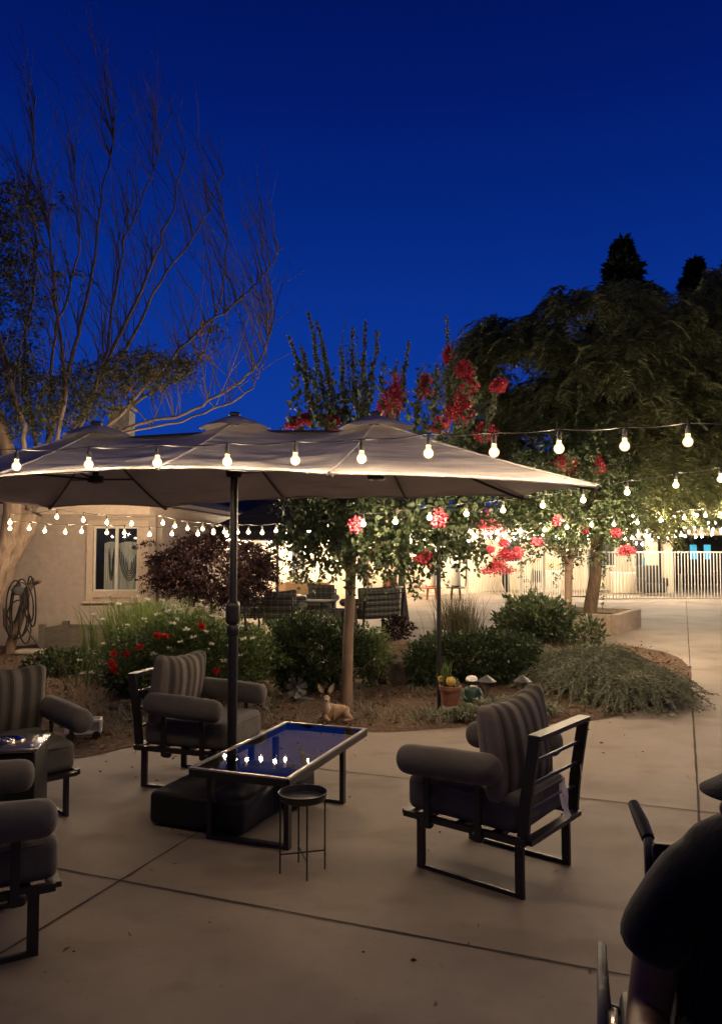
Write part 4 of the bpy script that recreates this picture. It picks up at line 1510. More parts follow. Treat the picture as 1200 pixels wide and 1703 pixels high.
# raised wooden bed and side tables by the lit wall
p = P0(506, 21.2)
RB = thing('raised_bed', 'tall tan wooden raised bed against the lit cream wall', 'raised bed', p, .35)
g = MB()
for zz in (.22, .42, .62):
    g.box((0, -.3, zz), (1.15, .03, .19)); g.box((0, .3, zz), (1.15, .03, .19)); g.box((-.565, 0, zz), (.03, .57, .19)); g.box((.565, 0, zz), (.03, .57, .19))
g.build('boards', 'wood', RB, False)
for x in (-.6, .6):
    for y in (-.33, .33):
        g = MB(); g.box((x, y, .37), (.06, .06, .74)); g.build('corner_post', 'wood', RB, False)
g = MB(); g.box((0, 0, .6), (1.1, .56, .06)); g.build('soil_fill', 'soil', RB, False)
quads_np('seedlings', leaf_quads(blob(220, (-.25, 0, .8), (.28, .2, .2), .1), rng.normal(size=(220, 3)) + np.array([0, 0, 1]), np.full(220, .09)), 'leaf_hedge', RB)
for (u, y, s_, mt, lb) in ((470, 20.2, .50, 'white', 'small white side table in front of the tan raised bed'), (486, 19.6, .46, 'redwood', 'low brown side table in front of the small white one')):
    p = P0(u, y)
    t = thing('side_table', lb, 'side table', p, .3)
    g = MB(); g.rbox((0, 0, s_), (.5, .36, .03), .01, 2, 2); g.build('table_top', mt, t)
    for x in (-.22, .22):
        for yy in (-.15, .15):
            g = MB(); g.bar((x, yy, 0), (x, yy, s_ - .015), .035, .035); g.build('leg', mt, t, False)
# folding chair with orange cloth, white stand
p = P0(648, 22.0)
FC = thing('folding_chair', 'brown folded chair with an orange cloth leaning by the fence', 'chair', p, .1)
g = MB()
for x in (-.17, .17):
    g.bar((x, -.05, 0), (x, .12, .95), .04, .03, (0, 1, 0)); g.bar((x * .85, .12, 0), (x * .85, -.04, .7), .035, .03, (0, 1, 0))
g.bar((-.19, .12, .95), (.19, .12, .95), .04, .05); g.bar((-.17, .0, .3), (.17, .0, .3), .03, .03)
g.build('frame', 'redwood', FC, False)
g = MB(); g.grid(lambda u, v: Vector((-.15 + .3 * u, -.045 + .14 * v + .02 * math.sin(9 * u), .25 + .6 * v)), 10, 6); g.build('cloth', 'orange', FC)
p = P0(654, 15.8)
WS = thing('folding_stand', 'slim white folding stand behind the loveseat', 'stand', p, -.3)
g = MB()
for x in (-.14, .14):
    g.bar((x, -.1, 0), (x, .02, .84), .025, .025, (0, 1, 0)); g.bar((x, .14, 0), (x, .02, .84), .025, .025, (0, 1, 0))
g.bar((-.14, .02, .82), (.14, .02, .82), .03, .03); g.bar((-.14, -.05, .35), (.14, -.05, .35), .02, .02)
g.build('frame', 'white', WS, False)
g = MB(); g.box((0, .02, .85), (.34, .22, .025)); g.build('shelf', 'white', WS, False)
# lanterns by the fence
for (u, y, mt, lb, hk) in ((717, 25.0, 'redwood', 'white lantern standing on a low red table by the fence', False), (757, 25.2, 'black', 'white lantern with a dark cap on the black hooked stand by the fence', True)):
    p = P0(u, y)
    sdt = thing('lantern_stand', ('low red table under a white lantern by the fence' if not hk else 'black stand with a curved hook by the fence'), 'stand', p)
    g = MB(); g.lathe([(0, .36), (.32, .36), (.33, .40), (.28, .42), (0, .42)], (0, 0, 0), 14); g.build('top', mt, sdt)
    for x in (-.15, .15):
        g = MB(); g.bar((x, 0, 0), (x * .8, 0, .36), .06, .06); g.build('leg', mt, sdt, False)
    if hk:
        g = MB(); g.tube([(.32, 0, .42), (.36, 0, 1.1), (.36, 0, 1.35), (.25, 0, 1.42), (.0, 0, 1.45), (-.2, 0, 1.42)], .022, 6); g.build('hook', mt, sdt)
    ln = thing('lantern', lb, 'lantern', (p.x, p.y, .42))
    g = MB(); g.lathe([(0, 0), (.15, 0), (.16, .05), (.16, .55), (.13, .6), (0, .6)], (0, 0, 0), 14); g.build('glass_body', 'lantern', ln)
    g = MB(); g.lathe([(.19, .6), (.17, .65), (.06, .75), (0, .76)], (0, 0, 0), 14); g.build('cap', mt, ln)
    g = MB(); g.lathe([(0, -.0), (.17, .001), (.17, .03), (.0, .031)], (0, 0, .0), 14); g.build('base_ring', mt, ln)
# bench beyond the planter, bins and boxes behind the fence
p = P0(963, 21.5)
BN = thing('low_bench', 'low dark bench between the tree planter and the white fence', 'bench', p)
g = MB(); g.rbox((0, 0, .32), (.75, .3, .035), .01, 2, 2); g.build('seat', 'black', BN)
for x in (-.3, .3):
    g = MB(); g.bar((x, 0, 0), (x, 0, .305), .03, .22); g.build('leg', 'black', BN, False)
p = P0(907, 29)
BX = thing('storage_crate', 'tan wooden crate stacked on a pale bin behind the fence', 'crate', (p.x, p.y, .84))
g = MB(); g.box((0, 0, .02), (.98, .6, .03))
for zz in (.1, .24, .38):
    g.box((0, -.3, zz), (1.0, .03, .12)); g.box((0, .3, zz), (1.0, .03, .12)); g.box((-.485, 0, zz), (.03, .57, .12)); g.box((.485, 0, zz), (.03, .57, .12))
g.build('boards', 'wood', BX, False)
BI = thing('storage_bin', 'pale square bin under the tan crate behind the fence', 'bin', p)
g = MB(); g.rbox((0, 0, .40), (.95, .58, .78), .03, 2, 2); g.build('body', 'stone', BI)
g = MB(); g.rbox((0, 0, .81), (1.0, .62, .05), .02, 2, 2); g.build('lid', 'white', BI)
p = P0(1082, 27.3)
BC = thing('padded_armchair', 'dark padded armchair in front of the cream column behind the fence', 'armchair', p)
g = MB(); g.rbox((0, 0, .28), (.85, .7, .34), .08); g.build('seat', 'rubber', BC)
g = MB(); g.rbox((0, .3, .72), (.85, .2, .68), .08); g.build('backrest', 'rubber', BC)
for x in (-.4, .4):
    g = MB(); g.rbox((x, 0, .48), (.16, .7, .3), .06); g.build('armrest', 'rubber', BC)
p = P0(1040, 28.5)
BX2 = thing('low_cabinet', 'low cream cabinet behind the fence beside the dark armchair', 'cabinet', p)
g = MB(); g.rbox((0, 0, .38), (1.0, .5, .72), .02, 2, 2); g.build('body', 'cream', BX2)
g = MB(); g.rbox((0, 0, .76), (1.06, .56, .04), .012, 2, 2); g.build('top', 'white', BX2)
p = P0(1165, 29)
RA = thing('hand_rail', 'thin grey rail in front of the blue lit doors of the carport', 'rail', p)
g = MB(); g.tube([(-.9, 0, .72), (.9, 0, .72)], .03, 6)
g.build('bar', 'chrome', RA)
for x in (-.8, .8):
    g = MB(); g.tube([(x, 0, 0), (x, 0, .72)], .025, 6); g.build('leg', 'chrome', RA)

# ------------------------------------------------------------------ people
def limb_hand(o, side, z=0):
    return []
# person in red behind the fence, bent over a walking frame
p = P0(838, 27.6)
PE = thing('person', 'person in a red jacket and black trousers bent forward behind the white fence', 'person', p)
j = [(0, 0, .92, .14), (-.12, 0, 1.12, .15), (-.30, 0, 1.30, .165), (-.42, -.02, 1.40, .07), (-.50, -.03, 1.46, .095), (-.53, -.03, 1.56, .09),
     (.03, -.1, .86, .1), (.05, -.11, .48, .075), (.08, -.1, .08, .05), (-.04, -.12, .04, .045),
     (.03, .1, .86, .1), (.0, .12, .48, .075), (.12, .12, .08, .05), (0, .12, .04, .045),
     (-.32, -.2, 1.28, .07), (-.42, -.24, 1.02, .055), (-.60, -.2, .92, .042), (-.68, -.19, .90, .035),
     (-.32, .2, 1.28, .07), (-.42, .24, 1.02, .055), (-.60, .2, .92, .042), (-.68, .19, .90, .035)]
e = [(0, 1), (1, 2), (2, 3), (3, 4), (4, 5), (0, 6), (6, 7), (7, 8), (8, 9), (0, 10), (10, 11), (11, 12), (12, 13), (2, 14), (14, 15), (15, 16), (16, 17), (2, 18), (18, 19), (19, 20), (20, 21)]
skin('body', j, e, 'skin', PE)
j2 = [(0.02, 0, .90, .17), (-.12, 0, 1.12, .18), (-.31, 0, 1.31, .19), (-.40, -.01, 1.375, .10), (-.32, -.21, 1.28, .10), (-.42, -.25, 1.02, .08), (-.57, -.205, .935, .062), (-.32, .21, 1.28, .10), (-.42, .25, 1.02, .08), (-.57, .205, .935, .062)]
skin('jacket', j2, [(0, 1), (1, 2), (2, 3), (2, 4), (4, 5), (5, 6), (2, 7), (7, 8), (8, 9)], 'shirt_red', PE)
j3 = [(0, 0, .93, .165), (.03, -.1, .84, .125), (.05, -.11, .48, .10), (.08, -.1, .09, .075), (.03, .1, .84, .125), (0, .12, .48, .10), (.12, .12, .09, .075)]
skin('trousers', j3, [(0, 1), (1, 2), (2, 3), (0, 4), (4, 5), (5, 6)], 'trouser', PE)
g = MB(); g.ball((-.52, -.02, 1.60), (.105, .105, .09), 8); g.build('hair', 'hair', PE)
p = P0(885, 27.4)
WC0 = thing('wheelchair', 'empty dark wheelchair with two big wheels behind the white fence', 'wheelchair', p, .35)
def ring(r, c, ax, rr, n=28):
    cx, cy, cz = c
    return [(cx, cy + r * math.cos(2 * PI * k / n), cz + r * math.sin(2 * PI * k / n)) for k in range(n + 1)]
def wheelchair(W, seatm='rubber', handrim=True):
    for s in (-1, 1):
        x = s * .27
        g = MB(); g.tube(ring(.285, (x, -.02, .30), 0, 0), .016, 8, False); wh = g.build('wheel', 'rubber', W)
        g = MB()
        for k in range(12):
            a = 2 * PI * k / 12
            g.tube([(x - s * .02, -.02, .30), (x, -.02 + .28 * math.cos(a), .30 + .28 * math.sin(a))], .0025, 4)
        g.tube([(x - s * .04, -.02, .30), (x + s * .03, -.02, .30)], .022, 8)
        g.build('spokes', 'chrome', wh)
        g = MB(); g.tube(ring(.255, (x + s * .03, -.02, .30), 0, 0), .010, 8, False); g.build('handrim', 'chrome', wh)
        g = MB(); g.tube(ring(.08, (s * .2, .40, .085), 0, 0, 16), .016, 6, False); g.tube([(s * .2 - .012, .4, .085), (s * .2 + .012, .4, .085)], .06, 12); g.build('caster', 'rubber', W)
        g = MB()
        g.tube([(s * .21, -.19, .2), (s * .21, -.20, .5), (s * .21, -.24, .85), (s * .21, -.27, .875), (s * .21, -.30, .88)], .0125, 8)
        g.tube([(s * .21, -.19, .48), (s * .21, .25, .48), (s * .2, .33, .40), (s * .2, .42, .16)], .0125, 8)
        g.tube([(s * .21, -.18, .2), (s * .21, .3, .22), (s * .2, .4, .16)], .0125, 8)
        g.build('side_frame', 'black', W)
        g = MB(); g.tube([(s * .21, -.285, .88), (s * .222, -.33, .902), (s * .240, -.39, .930)], [.0165, .018, .014], 10); g.build('push_handle', 'rubber', W)
        g = MB(); g.tube([(s * .22, -.17, .49), (s * .315, -.17, .52), (s * .325, -.17, .635), (s * .325, -.14, .67), (s * .325, .12, .67), (s * .325, .16, .64), (s * .32, .17, .5), (s * .22, .17, .49)], .0115, 8); g.build('arm_frame', 'pewter', W)
    g = MB(); g.rbox((0, .04, .49), (.41, .44, .05), .02, 2, 3); g.build('seat', seatm, W)
    g = MB(); g.rbox((0, -.215, .70), (.41, .025, .38), .01, 2, 3, rot=Matrix.Rotation(.1, 3, 'X')); g.build('backrest', seatm, W)
    for s in (-1, 1):
        g = MB(); g.rbox((s * .11, .50, .12), (.15, .16, .015), .006, 2, 2); g.build('footplate', 'rubber', W)
wheelchair(WC0)
# person in a wheelchair close to the viewer
h1 = P(1078, 1385, 1.93); h1.z = 0
ff = Vector((-.29, -.957, 0)).normalized()
ls_ = Vector((-ff.y, ff.x, 0))               # the sitter's left (+x local is the sitter's right)
rs_ = -ls_
wc = h1 + ls_ * .21 + ff * .25               # right-hand push handle sits at h1
WCt = thing('wheelchair', 'dark wheelchair with curved push handles carrying the seated person in black', 'wheelchair', wc)
WCt.rotation_euler.z = math.atan2(ff.y, ff.x) - PI / 2
wheelchair(WCt)
PN = thing('person', 'person in a black short sleeved shirt and cap seated in the wheelchair', 'person', wc + ls_ * .01)
PN.rotation_euler.z = WCt.rotation_euler.z
# local: +y facing, +x sitter's right
def mir(l):
    return [(-x, y, z, r) for x, y, z, r in l]
tor = [(0, -.02, .60, (.17, .13)), (0, -.04, .76, (.175, .13)), (0, -.02, .90, (.17, .12)), (0, .05, 1.0, .065), (0, .12, 1.055, .055), (.012, .175, 1.075, (.078, .07)), (.008, .178, 1.13, (.09, .08)), (0, .178, 1.18, .07)]
te = [(0, 1), (1, 2), (2, 3), (3, 4), (4, 5), (5, 6), (6, 7)]
def arm(s):
    a = [(s * .17, .0, .88, .06), (s * .222, .03, .77, .052), (s * .245, .04, .63, .046), (s * .26, .20, .66, .038), (s * .245, .31, .735, .027), (s * .24, .36, .742, (.034, .020))]
    return a
js = list(tor); es2 = list(te)
for s in (1, -1):
    b = len(js); a = arm(s)
    js += a; es2 += [(2, b)] + [(b + i, b + i + 1) for i in range(len(a) - 1)]
    hnd = b + len(a) - 1
    for fi, (dx, ln) in enumerate(((-.027, .062), (-.009, .074), (.009, .070), (.025, .054))):
        b2 = len(js)
        js += [(s * (.24 + dx), .385, .742, .0095), (s * (.24 + dx), .385 + ln * .6, .738, .0085), (s * (.24 + dx * 1.05), .385 + ln, .718, .007)]
        es2 += [(hnd, b2), (b2, b2 + 1), (b2 + 1, b2 + 2)]
    b2 = len(js)
    js += [(s * .205, .355, .735, .010), (s * .188, .39, .725, .009)]
    es2 += [(hnd, b2), (b2, b2 + 1)]
for s in (1, -1):
    b = len(js)
    js += [(s * .10, .04, .575, .09), (s * .12, .42, .55, .07), (s * .12, .46, .20, .05), (s * .12, .50, .145, .04), (s * .13, .60, .15, .033)]
    es2 += [(0, b)] + [(b + i, b + i + 1) for i in range(4)]
skin('body', js, es2, 'skin', PN)
sh = [(0, .0, .55, (.235, .18)), (0, -.03, .74, (.215, .165)), (0, -.03, .90, (.19, .145)), (0, .03, .99, (.13, .11)), (0, .075, 1.04, (.08, .075)),
      (.15, -.005, .915, .090), (.22, .03, .815, .080), (.252, .05, .735, .076), (-.15, -.005, .915, .090), (-.22, .03, .815, .080), (-.252, .05, .735, .076)]
skin('shirt', sh, [(0, 1), (1, 2), (2, 3), (3, 4), (2, 5), (5, 6), (6, 7), (2, 8), (8, 9), (9, 10)], 'shirt_black', PN, 1)
trs = [(0, -.02, .56, .15)]
tre = []
for s in (1, -1):
    b = len(trs)
    trs += [(s * .10, .06, .58, .105), (s * .12, .43, .555, .085), (s * .12, .465, .22, .068), (s * .12, .49, .17, .062)]
    tre += [(0, b), (b, b + 1), (b + 1, b + 2), (b + 2, b + 3)]
skin('trousers', trs, tre, 'trouser', PN)
for s in (1, -1):
    g = MB(); g.rbox((s * .125, .56, .155), (.09, .25, .06), .028, 3, 3); g.build('shoe', 'rubber', PN)
g = MB(); g.ball((-.008, .175, 1.175), (.095, .10, .07), 10)
g.build('hair', 'hair', PN)
g = MB(); g.lathe([(.098, 1.165), (.097, 1.21), (.07, 1.265), (0, 1.28)], (0, .178, 0), 20)
for zo in (0, .004):
    g.grid(lambda u, v: Vector((.045 + .062 * v * math.sin(PI * u) ** .7 + .045 * math.sin(PI * u), .178 + .085 * math.cos(PI * u), 1.172 - .03 * v + zo)), 16, 4)
g.build('cap', 'shirt_black', PN)
for s in (1, -1):
    g = MB(); g.ball((.088, .178 + s * .032, 1.135), (.008, .012, .008), 5); g.build('eye', 'white', PN)
    g = MB(); g.ball((-.01, .178 + s * .09, 1.12), (.024, .012, .03), 6); g.build('ear', 'skin', PN)
g = MB(); g.ball((.098, .178, 1.11), (.02, .014, .022), 6); g.build('nose', 'skin', PN)
g = MB(); g.ball((.078, .178, 1.07), (.012, .026, .007), 6); g.build('mouth', 'skin', PN)
# ------------------------------------------------------------------ plants
def V3(a):
    return np.array(a, dtype=float)
def rel(v, o):
    return (v[0] - o[0], v[1] - o[1], v[2] - o[2])

# ---- crape myrtle with the wide crown beside the fawn
cb_ = at(576, 1178)
CM = thing('crape_myrtle_tree', 'crape myrtle with a straight pale trunk and upright flowering shoots behind the umbrella', 'tree', cb_)
yc = cb_.y
def LP(u, v, dy=0.0, o=cb_, y=None):
    return P(u, v, (y if y else o.y) + dy) - Vector(o)
tr = [Vector((0, 0, -.02)), LP(577, 1120), LP(579, 1060), LP(582, 1000), LP(583, 955)]
g = MB(); g.tube(tr, [.066, .056, .052, .050, .054], 12)
limbs = [(tr[-1], LP(545, 880, -.2)), (tr[-1], LP(600, 870, .3)), (tr[-1], LP(640, 890, .25)), (tr[-1], LP(560, 860, .5)), (LP(600, 935, .15), LP(690, 850, .5)), (tr[-1], LP(640, 900, -.3)), (LP(640, 895, .2), LP(740, 830, .4)), (LP(560, 890, .1), LP(500, 850, .1)), (LP(640, 895, .2), LP(700, 800, .9)), (LP(560, 870, .2), LP(590, 740, .4))]
for a, b in limbs:
    g.tube(wob(a, b, 5, .05), [.036, .032, .027, .022, .017, .011], 8)
g.build('trunk', 'bark_smooth', CM)
paths = []
for _ in range(960):
    # crown: mass under and behind the umbrella
    u = random.uniform(485, 790); 
    lo = 945 - 30 * abs((u - 640) / 150) ** 2
    v = random.uniform(770, lo)
    dy = random.uniform(-.75, .9) * (1 - .4 * abs((u - 637) / 160))
    p = LP(u, v, dy)
    d = Vector((random.gauss(0, .5), random.gauss(0, .5), random.gauss(-.1, .5)))
    d = d.normalized() * random.uniform(.18, .4)
    paths.append([p, p + d * .5 + Vector((0, 0, .02)), p + d + Vector((0, 0, -.04))])
for _ in range(120):
    u = random.uniform(480, 800); v = random.uniform(640, 790)
    p = LP(u, v, random.uniform(-.3, .9))
    d = Vector((random.gauss(0, .15), random.gauss(0, .2), 1)).normalized() * random.uniform(.25, .5)
    paths.append([p, p + d * .5, p + d])
lv = shoots(paths, 40, .086, True, .9, .58)
spikes = []
for (u0, v0, u1, v1, dy) in ((540, 720, 480, 560, .3), (555, 720, 512, 520, .3), (560, 720, 527, 535, .5), (570, 710, 535, 570, .2), (578, 715, 565, 580, .6), (600, 720, 608, 535, .3), (596, 720, 586, 545, .5), (608, 720, 627, 550, .4), (606, 720, 600, 600, .1), (660, 700, 680, 570, .5), (650, 700, 660, 600, .6), (748, 700, 742, 528, .4), (745, 690, 752, 580, .2), (720, 720, 725, 610, .7), (810, 720, 830, 620, .6), (800, 740, 822, 660, .4), (690, 720, 700, 630, .4), (770, 720, 780, 640, .7), (520, 720, 505, 600, .5), (548, 720, 500, 575, .1)):
    spikes.append(wob(LP(u0, v0, dy), LP(u1, v1, dy + .1), 5, .02))
lv2 = shoots(spikes, 330, .060, True, 1.15)
lv3 = shoots([wob(LP(u, v, dy), LP(u + random.uniform(-14, 14), v - random.uniform(80, 170), dy), 4, .03) for u, v, dy in [(random.uniform(500, 700), random.uniform(690, 730), random.uniform(.1, .9)) for _ in range(5)]], 70, .055, True, 1.0)
quads_np('crown', np.concatenate([lv, lv3]), 'leaf_crape', CM)
quads_np('upper_foliage', lv2, 'leaf_shoot_lit', CM)
g = MB()
for s_ in spikes:
    g.tube(s_, [.010, .009, .008, .006, .005, .003], 5)
g.build('shoots', 'twig', CM)
def bloom(tree, o, u, v, w_, h, y, mt='petal_red', dens=1.0):
    c = P(u, v, y) - Vector(o)
    rx, rz = w_ / 2 * 1.3 * y / FPX, h / 2 * 1.25 * y / FPX
    n = int(800 * dens)
    subs = blob(7, (0, 0, 0), (rx * .52, rx * .45, rz * .6), .2)
    pos = blob(n, (0, 0, 0), (rx * .6, rx * .5, rz * .46), .25) + subs[rng.integers(0, 7, n)] * np.array([1, 1, 1])
    pos[:, 0] += .012 * np.sin(pos[:, 2] * 40)
    kk = 1 - .45 * np.clip(pos[:, 2] / max(rz, 1e-3), -1, 1)
    pos[:, 0] *= kk; pos[:, 1] *= kk
    pos += V3(c)
    q = leaf_quads(pos, rng.normal(size=(n, 3)), np.full(n, .020) * (1 + .6 * rng.random(n)) * max(1, y / 10), .9, .35)
    return quads_np('flower_cluster', q, mt, tree)
for a in ((657, 655, 46, 75, 8.2), (640, 680, 40, 50, 8.4), (706, 640, 26, 46, 8.3), (770, 672, 44, 80, 8.1), (752, 690, 60, 36, 8.2), (730, 708, 30, 32, 8.0), (805, 718, 36, 44, 8.4), (772, 612, 28, 30, 8.4), (508, 698, 26, 26, 8.1), (553, 702, 24, 24, 8.1), (485, 704, 24, 20, 8.2), (590, 868, 22, 34, 7.1), (733, 862, 28, 34, 7.0), (706, 925, 26, 22, 7.5), (780, 640, 30, 30, 8.4), (745, 595, 20, 36, 8.3), (830, 640, 26, 36, 8.5)):
    bloom(CM, cb_, *a)

# ---- forked crape myrtle further right
cb2 = at(945, 1082)
CM2 = thing('crape_myrtle_tree', 'slender forked crape myrtle with red blooms in front of the white fence', 'tree', cb2)
def LQ(u, v, dy=0.0):
    return LP(u, v, dy, cb2)
f_ = LQ(945, 938)
g = MB(); g.tube([Vector((0, 0, -.02)), LQ(944, 1010), f_], [.075, .062, .058], 10)
for a, b, r in ((f_, LQ(880, 860, -.3), .04), (f_, LQ(985, 850, .2), .042), (f_, LQ(945, 820, .3), .04), (LQ(915, 905, -.1), LQ(850, 880, .2), .028), (LQ(970, 880, .1), LQ(1040, 830, -.2), .028), (LQ(950, 870, .1), LQ(930, 770, 0), .028), (LQ(985, 850, .2), LQ(1000, 760, .3), .025)):
    g.tube(wob(a, b, 5, .05), [r, r * .9, r * .75, r * .6, r * .45, r * .3], 7)
g.build('trunk', 'bark_smooth', CM2)
paths = []
for _ in range(1300):
    a = random.uniform(0, 2 * PI); rr = math.sqrt(random.random())
    u = 945 + 118 * rr * math.cos(a); v = 835 + 105 * rr * math.sin(a)
    if v > 915 - 20 * abs(u - 945) / 100 and random.random() < .8:
        continue
    p = LQ(u, v, random.uniform(-1.1, 1.1) * math.sqrt(max(.05, 1 - rr * rr)))
    d = Vector((random.gauss(0, .5), random.gauss(0, .5), random.gauss(.05, .55))).normalized() * random.uniform(.2, .5)
    paths.append([p, p + d * .5, p + d + Vector((0, 0, -.05))])
spk = [wob(LQ(u, v, dy), LQ(u2, v2, dy), 4, .03) for u, v, u2, v2, dy in ((900, 780, 905, 660, .2), (960, 770, 962, 640, 0), (990, 780, 1015, 680, .3), (930, 780, 925, 700, -.2), (1020, 800, 1050, 720, .1), (870, 800, 850, 730, .2))]
quads_np('crown', np.concatenate([shoots(paths, 40, .085), shoots(spk, 90, .08)]), 'leaf_crape', CM2)
hang = [wob(LQ(1000, 905, -.3), LQ(1002, 1010, -.4), 5, .02)]
for a in ((808, 872, 46, 46, 11.6), (826, 944, 52, 28, 12.0), (842, 925, 30, 26, 11.9), (860, 921, 18, 24, 11.6), (893, 901, 16, 15, 11.4), (925, 866, 17, 16, 11.3), (1022, 885, 16, 16, 11.6), (1042, 916, 30, 22, 11.6), (940, 770, 50, 32, 12.0), (995, 776, 24, 30, 12.0), (838, 902, 14, 12, 11.7), (812, 912, 16, 14, 11.7), (972, 880, 12, 14, 12)):
    bloom(CM2, cb2, *a, dens=.8)
quads_np('hanging_spray', shoots(hang, 110, .075), 'leaf_crape', CM2)

# ---- big feathery tree in the planter
tb = Vector((planter_mid.x, planter_mid.y, .26))
BT = thing('feathery_tree', 'huge dark feathery tree growing out of the square planter', 'tree', tb)
def LB_(u, v, y):
    return P(u, v, y) - tb
fork = LB_(992, 880, tb.y)
g = MB(); g.tube([Vector((0, 0, -.02)), LB_(989, 960, tb.y), fork], [.145, .125, .12], 12)
limb_ends = []
for _ in range(15):
    u, v = random.uniform(830, 1330), random.uniform(520, 800)
    y = tb.y + random.uniform(-2.4, 2.6)
    e = LB_(u, v, y)
    g.tube(wob(fork, e, 6, .06, .5), [.10, .085, .07, .055, .042, .03, .018], 8)
    limb_ends.append(e)
g.build('trunk', 'bark_brown', BT)
top_line = [(770, 575), (800, 548), (840, 505), (870, 530), (900, 520), (940, 475), (975, 480), (1010, 462), (1050, 465), (1100, 475), (1135, 490), (1165, 445), (1200, 440), (1300, 420), (1400, 460), (1480, 600)]
def top_at(u):
    for (a, b), (c, d) in zip(top_line, top_line[1:]):
        if a <= u <= c:
            return b + (d - b) * (u - a) / (c - a)
    return 600
def low_at(u):
    return 800 if u < 880 else (840 if u < 1060 else (862 + 22 * math.sin(u / 40.0)))
fr_q = []
nfr = 8600
for i in range(nfr):
    u = random.uniform(778, 1440)
    t_, b_ = top_at(u), low_at(u)
    v = t_ + (b_ - t_) * random.random() ** .9
    c_ = (u - 1120) / 340
    h_ = (v - 680) / 240
    dep = max(.15, 1 - .55 * c_ * c_ - .35 * h_ * h_)
    # layered boughs: clumps with dark gaps
    if v < 760 and math.sin(u * .031 + v * .045) + math.sin(u * .017 - v * .06 + 1.3) + random.gauss(0, .45) < -.72:
        continue
    y = tb.y + random.uniform(-3.3, 3.0) * dep
    p = LB_(u, v, y)
    az = math.atan2(p.y, p.x - .6) + random.gauss(0, .7)
    L = random.uniform(.45, .95)
    out = Vector((math.cos(az), math.sin(az), 0))
    n = 13
    spine = [p + out * (L * k / n) + Vector((0, 0, .12 * L * k / n - .75 * L * (k / n) ** 2.2)) for k in range(n + 1)]
    fr_q.append(np.array([tuple(s_) for s_ in spine]))
S = np.stack(fr_q)                         # (N,14,3)
tan = nrmz(S[:, 1:] - S[:, :-1])
upv = nrmz(rng.normal(size=(len(S), 1, 3)) * .35 + np.array([0, 0, 1]))
sd = nrmz(np.cross(tan, np.broadcast_to(upv, tan.shape)))
Q = []
for s_ in (-1, 1):
    for off in (0.0, .5):
        base_p = S[:, :-1] + (S[:, 1:] - S[:, :-1]) * off
        dirn = nrmz(sd * s_ + tan * .55 + np.array([0, 0, -.25]) + rng.normal(size=tan.shape) * .15)
        ln = .15 * np.sin(np.linspace(.35, 2.7, 13)).reshape(1, -1, 1) * (0.8 + .4 * rng.random((len(S), 13, 1)))
        Q.append(leaf_quads(base_p.reshape(-1, 3), dirn.reshape(-1, 3), ln.reshape(-1), .22, .05))
quads_np('crown', np.concatenate(Q), 'leaf_feather', BT)

# ---- dark conifers far behind
def conifer(u, vtop, y, wpx, label, tiers=34, vb=640):
    p = P0(u, y)
    zt_ = P(u, vtop, y).z
    t = thing('conifer_tree', label, 'tree', p)
    g = MB(); g.tube([(0, 0, 0), (0, 0, zt_ * .97)], [.3, .04], 8); g.build('trunk', 'bark_brown', t)
    R = wpx / 2 * y / FPX
    pos, dr = [], []
    for _ in range(15000):
        f = random.random() ** .8
        z_ = zt_ * (1 - f * .62)
        r = R * (f ** .75) * (0.75 + .35 * math.sin(f * 55 + 2 * math.sin(f * 13))) * math.sqrt(random.uniform(.15, 1))
        a = random.uniform(0, 2 * PI)
        r *= 1 + .28 * math.sin(3 * a + f * 9)
        pos.append((r * math.cos(a), r * math.sin(a), z_ + random.gauss(0, .12)))
        dr.append((math.cos(a), math.sin(a), random.uniform(-.3, .9)))
    quads_np('crown', leaf_quads(np.array(pos), np.array(dr), np.full(len(pos), .5), .35), 'leaf_dark', t)
conifer(1043, 408, 34, 210, 'dark pointed conifer rising above the feathery tree')
conifer(1165, 440, 38, 150, 'narrow dark conifer top beside the picture edge')
conifer(1255, 400, 34, 260, 'broad dark conifer mostly beyond the picture edge')

# ---- big twiggy tree by the house
lb = at(18, 1100)
LT = thing('twiggy_tree', 'big tree by the house with a leaning pale trunk and long bare upright twigs', 'tree', lb)
def LL_(u, v, dy=0.0):
    return P(u, v, lb.y + dy) - Vector(lb)
F0 = LL_(52, 850)
g = MB()
g2 = MB()
g.tube([(lambda t: (LL_(-58, 1100).lerp(LL_(-20, 980), t / .5) + Vector((-.03 * math.sin(PI * t * 2), 0, 0))) if t < .5 else LL_(-20, 980).lerp(F0, (t - .5) / .5))(k / 30) for k in range(31)], [.36 - .10 * min(1, k / 12) - .09 * max(0, (k - 12) / 18) for k in range(31)], 20)
g.tube([LL_(-10, 960, -.1), LL_(14, 900, -.15), LL_(24, 850, -.2), LL_(16, 760, -.3), LL_(-20, 640, -.3)], [.16, .14, .12, .09, .05], 10)
mains = []
def limb(pp, r0, r1):
    pts_ = [LL_(*q_) for q_ in pp]
    ext_ = [pts_[0] * 2 - pts_[1]] + pts_ + [pts_[-1] * 2 - pts_[-2]]
    # resample
    out = []
    for a0, a, b, b1 in zip(ext_, ext_[1:], ext_[2:], ext_[3:]):
        for k in range(6):
            t = k / 6
            out.append(.5 * ((2 * a) + (b - a0) * t + (2 * a0 - 5 * a + 4 * b - b1) * t * t + (3 * a - a0 - 3 * b + b1) * t ** 3) + Vector((random.gauss(0, .016), random.gauss(0, .02), random.gauss(0, .01))))
    out.append(pts_[-1])
    n = len(out)
    g2.tube(out, [.36 * r0 * (1 - i / (n - 1)) ** 1.25 + r1 * .7 for i in range(n)], 6)
    mains.append(out)
B0 = (52, 850, 0)
